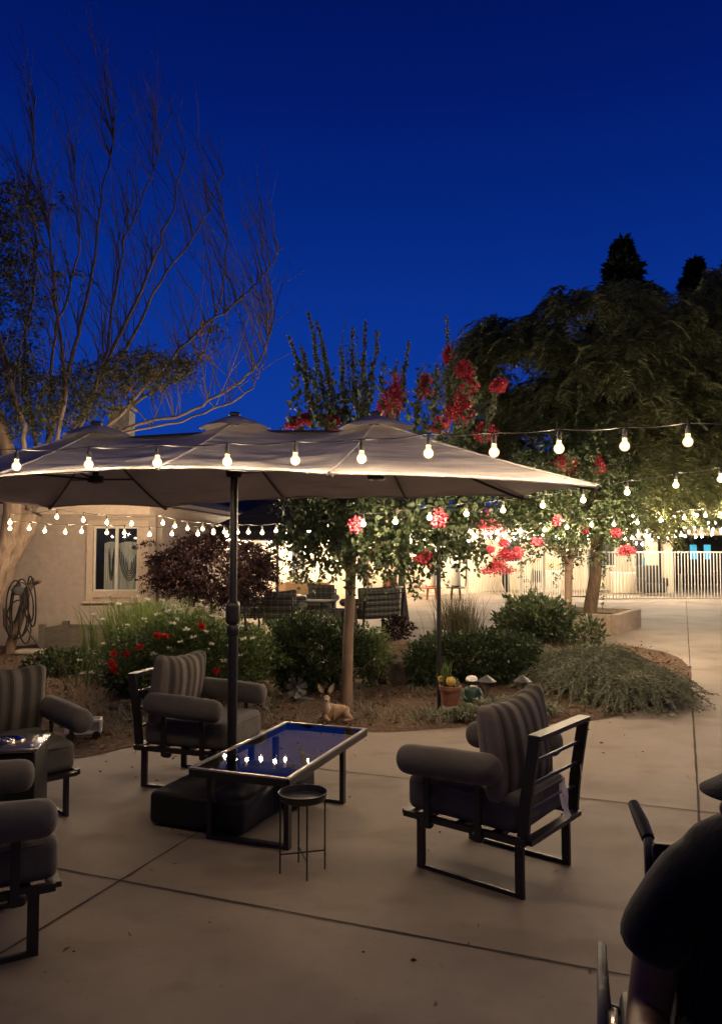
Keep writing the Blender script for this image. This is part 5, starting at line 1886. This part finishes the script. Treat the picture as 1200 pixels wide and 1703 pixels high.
for pp, r0, r1 in (
    ([B0, (120, 790, .2), (215, 712, .3), (300, 690, .3), (370, 655, .3), (425, 610, .2), (446, 560, .2), (455, 495, .1)], .065, .018),
    ([B0, (110, 770, -.2), (200, 690, -.2), (300, 580, -.1), (385, 510, 0), (435, 460, .1), (470, 410, .1)], .075, .015),
    ([B0, (100, 760, .5), (160, 640, .7), (235, 480, .8), (280, 370, .8), (310, 250, .8)], .11, .015),
    ([B0, (90, 750, -.5), (110, 640, -.6), (95, 520, -.5), (82, 400, -.5), (70, 330, -.4)], .09, .016),
    ([B0, (80, 740, 0), (120, 600, 0), (150, 470, .1), (170, 330, .2), (195, 180, .3)], .11, .012),
    ([B0, (60, 740, .6), (40, 600, .7), (60, 450, .8), (52, 300, .8), (60, 160, .8)], .10, .012),
    ([B0, (110, 730, .9), (200, 600, 1.1), (268, 470, 1.2), (330, 380, 1.2), (372, 290, 1.2)], .09, .012),
    ([B0, (130, 760, .6), (240, 660, .8), (330, 600, .9), (375, 440, .9), (370, 330, .9)], .08, .012),
    ([B0, (40, 730, -.8), (10, 600, -1), (-30, 460, -1), (-40, 300, -1)], .10, .015),
    ([B0, (150, 740, -.3), (300, 700, -.3), (400, 660, -.4), (437, 605, -.4), (452, 540, -.4)], .045, .012),
    ([B0, (140, 700, .2), (180, 560, .3), (205, 420, .3), (240, 320, .3), (285, 190, .3)], .07, .010),
    ([B0, (80, 720, 1.2), (90, 560, 1.5), (130, 420, 1.6), (120, 240, 1.6)], .09, .012)):
    limb(pp, r0, r1)
roughen(g.build('trunk', 'bark_pale', LT, True, 80), .05, 4.0)
g2.build('branches', 'twig', LT, True, 80)
g = MB()
tips = []
for mpts in mains:
    n = len(mpts)
    low_ = max(q_.z for q_ in mpts) < 5.2
    for _ in range(20 if low_ else 36):
        i = random.randrange(int(n * .35), n)
        a = mpts[i]
        d = (mpts[min(i + 1, n - 1)] - mpts[max(i - 1, 0)]).normalized()
        d = (d * .5 + (Vector((random.gauss(.1, .5), random.gauss(0, .4), 0)) if low_ else Vector()) + Vector((random.gauss(-.02 - .12 * max(0, (a.x + 2.2)), .22), random.gauss(0, .25), 1.0))).normalized()
        L = random.uniform(.5, 1.8)
        bend = Vector((random.gauss(0, .22), random.gauss(0, .2), 0)) * L
        b = a + d * L
        pth = [a + d * L * t + bend * t * t + Vector((random.gauss(0, .012), 0, 0)) for t in (0, .2, .4, .6, .8, 1)]
        r = random.uniform(.005, .011)
        g.tube(pth, [r, r * .85, r * .7, r * .55, r * .4, r * .22], 4)
        tips.append(pth)
        for _k in range(random.randint(1, 3)):
            j = random.randrange(1, 5)
            c = pth[j]; d2 = (d + Vector((random.gauss(0, .45), random.gauss(0, .4), random.gauss(0, .2)))).normalized()
            L2 = L * random.uniform(.25, .55)
            p2 = [c, c + d2 * L2 * .5, c + d2 * L2 + Vector((0, 0, .06))]
            g.tube(p2, [r * .5, r * .35, r * .15], 4)
            tips.append(p2)
g.build('twigs', 'twig', LT)
# leaf clumps: low ones over the umbrella and the dense left mass
lpaths = []
def clump(u, v, ru, rv, n, dyr=.8):
    for _ in range(n):
        a = random.uniform(0, 2 * PI); rr = math.sqrt(random.random())
        p = LL_(u + ru * rr * math.cos(a), v + rv * rr * math.sin(a), random.uniform(-dyr, dyr))
        d = Vector((random.gauss(0, .6), random.gauss(0, .5), random.gauss(-.15, .4))).normalized() * random.uniform(.15, .38)
        lpaths.append([p, p + d * .5, p + d + Vector((0, 0, -.06))])
clump(30, 660, 75, 60, 480, 1.2); clump(20, 540, 55, 90, 300, 1.2); clump(20, 440, 40, 60, 140, 1); clump(150, 640, 70, 40, 300); clump(250, 612, 62, 34, 300); clump(310, 600, 30, 18, 40); clump(350, 550, 30, 22, 26); clump(15, 370, 45, 70, 220); clump(60, 330, 50, 30, 60); clump(90, 690, 70, 25, 80)
clump(390, 500, 16, 12, 8); clump(110, 470, 40, 40, 22); clump(-10, 300, 30, 60, 40)
lw_ = shoots(lpaths, 44, .085, True, .8, .28)
quads_np('crown', lw_, 'leaf_willow', LT)
pl = [LL_(u + random.gauss(0, 22), v + random.gauss(0, 14), random.uniform(-.6, .3)) for u, v in ((225, 630), (160, 612), (305, 595), (60, 640), (340, 552), (130, 700), (250, 610)) for _ in range(5)]
pos = np.concatenate([blob(26, tuple(q_), (.05, .05, .045), .2) for q_ in pl])
quads_np('seed_heads', leaf_quads(pos, rng.normal(size=pos.shape), np.full(len(pos), .035), .7, .3), 'petal_pale', LT)

# ---- japanese maple
mb_ = P(380, 1050, 12.2); mb_.z = 0
MP = thing('maple_tree', 'spreading dark burgundy maple between the house and the gazebo', 'tree', mb_)
g = MB()
mo = Vector(mb_)
st0 = P(395, 985, 12.2) - mo
g.tube([(0, 0, 0), st0 * .6, st0], [.09, .07, .06], 9)
for _ in range(16):
    u, v = random.uniform(270, 460), random.uniform(900, 960)
    g.tube(wob(st0 * random.uniform(.7, 1), P(u, v, 12.2 + random.uniform(-.8, .8)) - mo, 5, .07), [.035, .03, .024, .018, .013, .008], 6)
g.build('trunk', 'darkwood', MP)
paths = []
for _ in range(850):
    a = random.uniform(0, 2 * PI); rr = random.random() ** .45
    u, v = 358 + 86 * rr * math.cos(a), 948 + 55 * rr * math.sin(a)
    p = P(u, v, 12.2 + random.uniform(-.9, .9) * math.sqrt(max(.05, 1 - rr * rr * .9))) - mo
    d = Vector((math.cos(a) + random.gauss(0, .5), random.gauss(0, .5), random.gauss(-.05, .2))).normalized() * random.uniform(.2, .45)
    paths.append([p, p + d * .5 + Vector((0, 0, .02)), p + d + Vector((0, 0, -.06))])
for _ in range(26):
    u, v = random.choice(((275, 925), (468, 935), (478, 950), (290, 960), (330, 895), (440, 900), (262, 905)))
    p = P(u, v, 12.2 + random.uniform(-.5, .5)) - mo
    d = Vector((1 if u > 365 else -1, random.gauss(0, .3), random.gauss(-.1, .25))).normalized() * random.uniform(.3, .45)
    paths.append([p, p + d * .5, p + d + Vector((0, 0, -.08))])
quads_np('crown', shoots(paths, 48, .085, True, .8, .38), 'leaf_maple', MP)

# ---- shrubs, perennials and ground cover
def shrub(name, label, u, v, y, rx, ry, rz, n, size, mat, cat='shrub', inner=.45, ratio=.5, upb=.3, lumps=None):
    p = P0(u, y); z = Z0(p.x, p.y)
    t = thing(name, label, cat, (p.x, p.y, z))
    g = MB()
    for _ in range(10):
        a = random.uniform(0, 2 * PI)
        g.tube(wob((0, 0, 0), (rx * .7 * math.cos(a), ry * .7 * math.sin(a), rz * random.uniform(1.1, 1.7)), 4, .05), [.016, .013, .01, .008, .004], 5)
    g.build('stems', 'twig', t)
    d = nrmz(rng.normal(size=(n, 3)))
    lump = 1 + .13 * np.sin(5 * d[:, 0] + u) * np.sin(4 * d[:, 1] + v) + .09 * np.sin(9 * d[:, 2] + 7 * d[:, 0] + u) + .06 * np.sin(17 * d[:, 0] + 13 * d[:, 2])
    rad = (inner + (1 - inner) * rng.random(n) ** .55) * lump
    pos = d * rad.reshape(-1, 1) * np.array([rx, ry, rz]) + np.array([0, 0, rz])
    dirs = d * .8 + rng.normal(size=(n, 3)) * .6 + np.array([0, 0, upb])
    keep = pos[:, 2] > .01
    quads_np('foliage', leaf_quads(pos[keep], dirs[keep], size * (.6 + .7 * rng.random(keep.sum())), ratio), mat, t)
    return t
shrub('round_hedge', 'dense round dark green hedge shrub behind the metal flower', 522, 1180, 8.75, .60, .55, .43, 15000, .048, 'leaf_hedge')
shrub('shrub', 'loose yellow green shrub beside the straight pale trunk', 618, 1165, 8.9, .22, .25, .36, 1500, .05, 'leaf_rose', inner=.2)
shrub('low_shrub', 'low dark spreading shrub behind the figurine and path lamps', 790, 1150, 9.3, .75, .5, .30, 9000, .055, 'leaf_hedge')
shrub('low_shrub', 'small dark shrub behind the terracotta pot', 710, 1150, 9.0, .26, .3, .28, 2600, .05, 'leaf_hedge')
shrub('leafy_shrub', 'taller glossy shrub beside the slender forked trunk', 884, 1090, 10.9, .55, .5, .46, 5200, .085, 'leaf_crape', inner=.3)
shrub('leafy_shrub', 'thin leggy shrub right of the slender forked trunk', 975, 1075, 11.6, .25, .25, .30, 500, .08, 'leaf_crape', inner=.2)
shrub('small_shrub', 'small dark bush beside the far paving edge behind the rocks', 660, 1078, 13.3, .28, .25, .22, 800, .07, 'leaf_maple', inner=.2)
shrub('sage_clump', 'grey green low clump in front of the figurine', 770, 1203, 7.25, .26, .10, .035, 900, .05, 'leaf_sage', inner=.1)
shrub('sage_clump', 'wide grey green clump behind the striped chair with the tag', 850, 1195, 7.5, .45, .24, .06, 2600, .055, 'leaf_sage', inner=.1)
shrub('small_shrub', 'small bush with dry stems beneath the house wall', 110, 1120, 9.8, .5, .4, .16, 1600, .06, 'leaf_hedge', inner=.2)
shrub('small_shrub', 'dark low bush between the toy cart and the rose bush', 215, 1150, 8.5, .25, .3, .22, 1500, .055, 'leaf_hedge', inner=.2)
# rose bush with red blooms
RO = shrub('rose_bush', 'broad rose bush with red blooms behind the striped chair', 322, 1170, 8.3, 1.0, .55, .44, 14500, .052, 'leaf_rose', inner=.25)
ro = RO.location
for u, v, r in ((335, 1041, .032), (262, 1057, .035), (275, 1058, .03), (232, 1076, .036), (190, 1086, .03), (211, 1087, .032), (186, 1101, .036), (191, 1114, .034), (360, 1116, .034), (188, 1108, .03), (300, 1100, .022)):
    c = P(u, v, 7.75) - ro
    n = 90
    q = leaf_quads(blob(n, tuple(c), (r, r * .8, r * .75), .2), rng.normal(size=(n, 3)), np.full(n, .024), 1.0, .4)
    quads_np('rose_bloom', q, 'petal_rose', RO)
# lily clump with white flowers
p = P0(250, 9.6)
LI = thing('lily_clump', 'big clump of strappy green leaves dotted with white flowers', 'perennial', (p.x, p.y, .03))
Q = blades(1500, lambda n: np.stack([rng.normal(size=n) * .26, rng.normal(size=n) * .3, np.zeros(n)], 1), 1.22, .42, .011, .18, 6, .35)
Q2 = blades(420, lambda n: np.stack([rng.normal(size=n) * .3, rng.normal(size=n) * .3 - .2, np.zeros(n)], 1), .7, .4, .010, .45, 6, .6)
Q3 = blades(420, lambda n: np.stack([rng.normal(size=n) * .36 + .85, rng.normal(size=n) * .25 + .1, np.zeros(n)], 1), 1.0, .4, .007, .14, 6, .35)
quads_np('strap_leaves', np.concatenate([Q, Q2, Q3]), 'leaf_blade', LI)
lo = LI.location
g = MB()
for u, v in ((155, 1022), (171, 1031), (183, 991), (197, 1005), (222, 994), (228, 993), (245, 997), (173, 1071), (164, 1104), (152, 1119), (169, 1098), (133, 1098), (138, 1120), (290, 1008), (295, 1030), (287, 1037), (337, 999), (332, 1007), (345, 1011), (373, 1019), (388, 1033), (401, 1041), (420, 1062), (280, 1017), (352, 1025), (362, 1028), (300, 1014), (270, 1000), (240, 1030), (262, 1022), (310, 1048), (322, 1060), (343, 1050), (383, 1075), (400, 1090), (255, 1088), (282, 1078), (300, 1068), (230, 1050), (212, 1040), (352, 1072), (372, 1100), (250, 1110), (405, 1064)):
    yf = 7.75 if u > 250 else 8.7
    c = P(u, v, yf) - lo
    n = 7
    a = rng.random() * 6
    an = a + np.arange(n) * 2 * PI / n
    q = leaf_quads(np.repeat([tuple(c)], n, 0), np.stack([np.cos(an), np.sin(an) * .7 - .3, np.full(n, .35) + rng.normal(size=n) * .2], 1), np.full(n, .036 * random.uniform(.75, 1.25)), .75, .2)
    quads_np('flower', q, 'petal_white', LI)
    g.tube([c, c * .6 + Vector((random.gauss(0, .06), 0, -.05)), Vector((c.x * .5, c.y * .4, max(0.02, c.z - .7)))], [.003, .003, .004], 4)
g.build('flower_stalks', 'leaf_blade', LI)
# reed clump
p = P0(762, 11.6)
RE = thing('reed_clump', 'upright clump of thin grey green reeds behind the black pole', 'ornamental grass', (p.x, p.y, .03))
quads_np('blades', blades(620, lambda n: np.stack([rng.normal(size=n) * .14, rng.normal(size=n) * .14, np.zeros(n)], 1), 1.0, .45, .0065, .02, 5, .42), 'leaf_reed', RE)
# trailing rosemary
p = P0(985, 9.2)
TR = thing('trailing_rosemary', 'broad grey green trailing shrub sprawling over the curved bed edge', 'ground cover shrub', (p.x, p.y, 0))
n = 1300
an = rng.random(n) * 2 * PI
rr = np.sqrt(rng.random(n))
bx = rr * np.cos(an) * .66; by = rr * np.sin(an) * 1.35
hz = .37 * np.sqrt(np.maximum(0, 1 - .85 * rr ** 2)) * (1 + .25 * np.sin(bx * 6 + 1) * np.cos(by * 5))
az = np.arctan2(by, bx) + rng.normal(size=n) * .8
tpaths = []
for i in range(n):
    o_ = Vector((math.cos(az[i]), math.sin(az[i]), 0)); L = random.uniform(.25, .62)
    b = Vector((bx[i], by[i], max(.03, hz[i] * random.uniform(.55, 1.0))))
    tpaths.append([b + o_ * L * t + Vector((0, 0, L * (.55 * t - 1.0 * t * t))) for t in (0, .25, .5, .75, 1)])
tpaths = [[Vector((q_.x, q_.y, max(.015, q_.z))) for q_ in pth] for pth in tpaths]
quads_np('sprays', shoots(tpaths, 120, .05, True, .7, .26), 'leaf_sage', TR)
g = MB()
for pth in tpaths[::2]:
    g.tube(pth, [.007, .007, .006, .005, .003], 4)
g.build('stems', 'leaf_sage', TR)
# dry stems behind it, dead grass tufts on the soil
p = P0(915, 9.9)
DG = thing('dry_grass_clump', 'upright tuft of reddish dry stems behind the trailing shrub', 'dry grass', (p.x, p.y, .03))
quads_np('blades', blades(260, lambda n: np.stack([rng.normal(size=n) * .32, rng.normal(size=n) * .2, np.zeros(n)], 1), .5, .5, .006, .08, 4, .35), 'leaf_dry', DG)
p = P0(690, 9.6)
DG = thing('dry_grass_clump', 'low tuft of reddish dry stems beside the big dark boulder', 'dry grass', (p.x, p.y, .03))
quads_np('blades', blades(220, lambda n: np.stack([rng.normal(size=n) * .2, rng.normal(size=n) * .2, np.zeros(n)], 1), .3, .5, .006, .1, 4, .5), 'leaf_dry', DG)
# fallen leaves, bark chips and sprigs over the soil
pos, k = [], 0
while k < 5200:
    x, y = random.uniform(bx0, bx1), random.uniform(by0, by1)
    if inside((x, y), bed) and edge_dist((x, y), bed) > .03:
        pos.append((x, y, .032 + random.random() * .02)); k += 1
pos = np.array(pos)
dd = rng.normal(size=pos.shape); dd[:, 2] *= .35
lt = quads_np('leaf_litter', leaf_quads(pos, dd, .03 + .05 * rng.random(len(pos)), .5, .2), 'leaf_dry')
tag(lt, 'fallen leaves and bark chips scattered over the garden soil', 'leaf litter', kind='stuff')
pos, k = [], 0
for (u, v, su, sv, nn) in ((240, 1205, 60, 14, 700), (440, 1165, 25, 40, 700), (760, 1198, 60, 8, 700), (700, 1130, 14, 24, 300), (600, 1190, 40, 14, 160), (120, 1140, 90, 22, 700), (640, 1085, 40, 10, 260)):
    for _ in range(nn):
        p = G(u + random.gauss(0, su), v + random.gauss(0, sv))
        if inside((p.x, p.y), bed):
            pos.append((p.x, p.y, .03))
pos = np.array(pos)
bq = blades(len(pos), lambda n: pos, .13, .6, .005, .3, 4, .9)
tag(quads_np('weeds', bq, 'leaf_sage'), 'thin low weeds growing in patches over the bare garden soil', 'weeds', kind='stuff')
pos, k = [], 0
while k < 170:
    q_ = random.choice(bed)
    x, y = q_.x + random.gauss(0, .5), q_.y + random.gauss(0, .5)
    if not inside((x, y), bed):
        pos.append((x, y, .006)); k += 1
for _ in range(60):
    pos.append((random.uniform(-2, 2.5), random.uniform(2.3, 6.2), .006))
pos = np.array(pos)
dd = rng.normal(size=pos.shape); dd[:, 2] *= .12
tag(quads_np('fallen_leaves', leaf_quads(pos, dd, .012 + .03 * rng.random(len(pos)), .5, .12), 'leaf_dry'), 'few dry leaves and bark crumbs fallen on the concrete paving', 'leaf litter', kind='stuff')
# stake flowers beyond the hedge
for (u, v, vb, y, mt, lb_) in ((442, 1047, 1075, 11.8, 'petal_white', 'pale lily flower stake standing before the plaid backed chair'), (462, 1044, 1072, 12.1, 'petal_rose', 'dark stake with small red flowers before the plaid backed chair'), (448, 1079, 1090, 11.2, 'petal_white', 'low pale lily behind the round hedge')):
    p = P(u, v, y); z_ = Z0(p.x, p.y)
    t = thing('flower_stake', lb_, 'flower', (p.x, p.y, z_))
    g = MB(); g.tube([(0, 0, 0), (0, 0, p.z - z_)], .012, 6); g.build('stem', 'greenpaint', t)
    n = 40
    quads_np('flower_head', leaf_quads(blob(n, (0, 0, p.z - z_ + .01), (.07, .06, .05), .1), rng.normal(size=(n, 3)) + np.array([0, 0, .5]), np.full(n, .06), .6, .3), mt, t)

# ------------------------------------------------------------------ light strings
BP = [(.0, -.0915)] + [(.0265 * math.sin(PI * k / 10), -.065 - .0265 * math.cos(PI * k / 10)) for k in range(1, 9)] + [(.0125, -.036), (.012, -.018)]
CP = [(.0, -.083)] + [(.0175 * math.sin(PI * k / 7), -.065 - .0175 * math.cos(PI * k / 7)) for k in range(1, 7)] + [(0, -.047)]
def light_string(label, pts_, y0, y1, r=1.0, mat='bulb', sockets=True, sag=.03, ext=(0, 0), nb=9, fill_bulbs=()):
    """pts_: bulb centres in the photograph with a depth running from y0 to y1"""
    n = len(pts_)
    cs = []
    for i, q_ in enumerate(pts_):
        y = q_[2] if len(q_) > 2 else y0 + (y1 - y0) * i / max(1, n - 1)
        cs.append(P(q_[0], q_[1], y))
    cs += [Vector(q_) for q_ in fill_bulbs]
    o = cs[0] + Vector((0, 0, .09 * r))
    t = thing('string_lights', label, 'string lights', o)
    tops = [c + Vector((0, 0, .090 * r)) - o for c in cs]
    first, last = tops[0], tops[-1]
    if ext[0]: tops = [first + (first - tops[1]).normalized() * ext[0] + Vector((0, 0, .03))] + tops
    if ext[1]: tops = tops + [last + (last - tops[-2]).normalized() * ext[1] + Vector((0, 0, .03))]
    path = []
    for a, b in zip(tops, tops[1:]):
        L = (b - a).length
        for k in range(4):
            q_ = a.lerp(b, k / 4); q_.z -= sag * L * 4 * (k / 4) * (1 - k / 4); path.append(q_)
    path.append(tops[-1])
    g = MB(); g.tube(path, .0035 * max(1, r * .8), 5); g.build('wire', 'black', t)
    for c in cs:
        c = c - o
        g = MB(); g.lathe([(a * r, b * r) for a, b in BP], c + Vector((0, 0, .056 * r)), nb)
        bb = g.build('bulb', 'shell' if sockets else mat, t, True, 80)
        if sockets:
            g = MB(); g.lathe([(a * r, b * r) for a, b in CP], c + Vector((0, 0, .056 * r)), 8); g.build('filament', mat, bb, True, 80)
            g = MB(); g.lathe([(0, -.026), (.0115, -.026), (.0120, -.012), (.0115, .008), (.006, .016), (.004, .034), (0, .035)], c + Vector((0, 0, .058 * r)), 8); g.build('socket', 'grey', bb)
    return t
light_string('front string of round bulbs along the near edge of the umbrella, with added unseen fill bulbs', [(28, 773, 4.02), (148, 770, 3.92), (262, 767, 3.82), (378, 765, 3.73), (491, 763, 3.63), (601, 760, 3.55), (712, 751, 3.52), (821, 749, 3.5), (929, 743, 3.5), (1038, 739), (1143, 732)], 3.50, 3.62, .92, ext=(.5, .3), fill_bulbs=[(2.35, 3.35, 2.12), (2.7, 2.9, 2.16), (2.9, 2.2, 2.2), (2.8, .3, 2.4), (1.2, -2.2, 2.4), (-.8, -2.2, 2.4)])  # last bulbs are added out of view, beside and behind the viewer, as warm fill
light_string('string of bulbs climbing from the pale trunk across the forked crape myrtle', [(502, 877, 9.2), (545, 873, 8.6), (604, 870, 6.95), (657, 866, 6.85), (714, 859, 6.8), (775, 853, 6.9), (836, 847, 7.0), (902, 839, 6.9), (969, 830, 6.7), (1042, 817, 6.5), (1123, 805, 6.3), (1197, 795, 6.1)], 7, 6, 1.0, 'treebulb', ext=(0, .6))
light_string('upper string of bulbs under the house eave', [(17, 868), (95, 859), (139, 864), (178, 868), (219, 870), (271, 869), (291, 874), (312, 878), (337, 879), (355, 881), (373, 884)], 9.3, 11.2, 1.0, 'housebulb')
light_string('lower string of bulbs from the leaning trunk past the umbrella pole', [(17, 878), (49, 878), (75, 882), (109, 884), (136, 883), (178, 885), (207, 885), (249, 888), (286, 887), (329, 887), (355, 885), (377, 889), (395, 884), (413, 884), (436, 885), (459, 882), (476, 885), (514, 883), (555, 875)], 9.9, 9.7, 1.0, 'housebulb')
light_string('string of bulbs strung over the forked crape myrtle to the picture edge', [(826, 884), (865, 882), (905, 880), (942, 876), (983, 872), (1020, 871), (1059, 868), (1098, 864), (1137, 860), (1172, 856), (1210, 852)], 11.1, 10.9, 1.05, 'rearbulb', ext=(.3, .4))
light_string('short string of bulbs between the feathery tree and the carport roof', [(1051, 858), (1085, 859), (1120, 858), (1158, 856), (1197, 853), (1235, 850)], 14, 14, 1.2, 'rearbulb', ext=(.4, .4))
def row(u0, v0, u1, v1, n, amp=1.2):
    return [(u0 + (u1 - u0) * i / (n - 1) + random.uniform(-2.5, 2.5), v0 + (v1 - v0) * i / (n - 1) + random.uniform(-amp, amp) + 3 * math.sin(i * 1.1)) for i in range(n)]
light_string('topmost of the crowded light rows under the carport beam', row(1062, 884, 1240, 866, 15), 23, 23, 1.35, 'farbulb', False, nb=6)
light_string('middle one of the crowded light rows under the carport beam', row(1060, 890, 1240, 874, 18), 24.5, 24.5, 1.35, 'farbulb', False, nb=6)
light_string('lowest of the crowded light rows under the carport beam', row(1056, 903, 1130, 889, 9) + row(1140, 891, 1240, 884, 8), 26, 26, 1.35, 'farbulb', False, nb=6)
light_string('bright light row seen through the gaps in the crape myrtle leaves', row(655, 897, 1050, 897, 40), 26.5, 27, 1.35, 'farbulb', False, nb=6)
light_string('second light row behind the crape myrtle leaves just under the hall roof', row(690, 889, 1050, 893, 30), 27.6, 28.3, 1.35, 'farbulb', False, nb=6)
light_string('light row along the porch eave above the lit cream wall', row(450, 897, 655, 895, 18), 20.8, 25, 1.35, 'porchbulb', False, nb=6)
light_string('light row inside the porch seen through the maple', row(270, 890, 440, 898, 12), 14.0, 18.5, 1.2, 'porchbulb', False, nb=6)

# ------------------------------------------------------------------ render settings
try:
    SC.view_settings.view_transform = 'Standard'
    SC.view_settings.look = 'None'
except Exception:
    pass
SC.view_settings.exposure = 0
SC.view_settings.gamma = 1
SC.render.engine = 'CYCLES'
SC.cycles.use_denoising = True
try:
    SC.cycles.denoiser = 'OPENIMAGEDENOISE'
except Exception:
    pass
SC.cycles.max_bounces = 8
SC.cycles.transparent_max_bounces = 12
SC.cycles.sample_clamp_indirect = 6
SC.cycles.caustics_reflective = False
SC.cycles.caustics_refractive = False
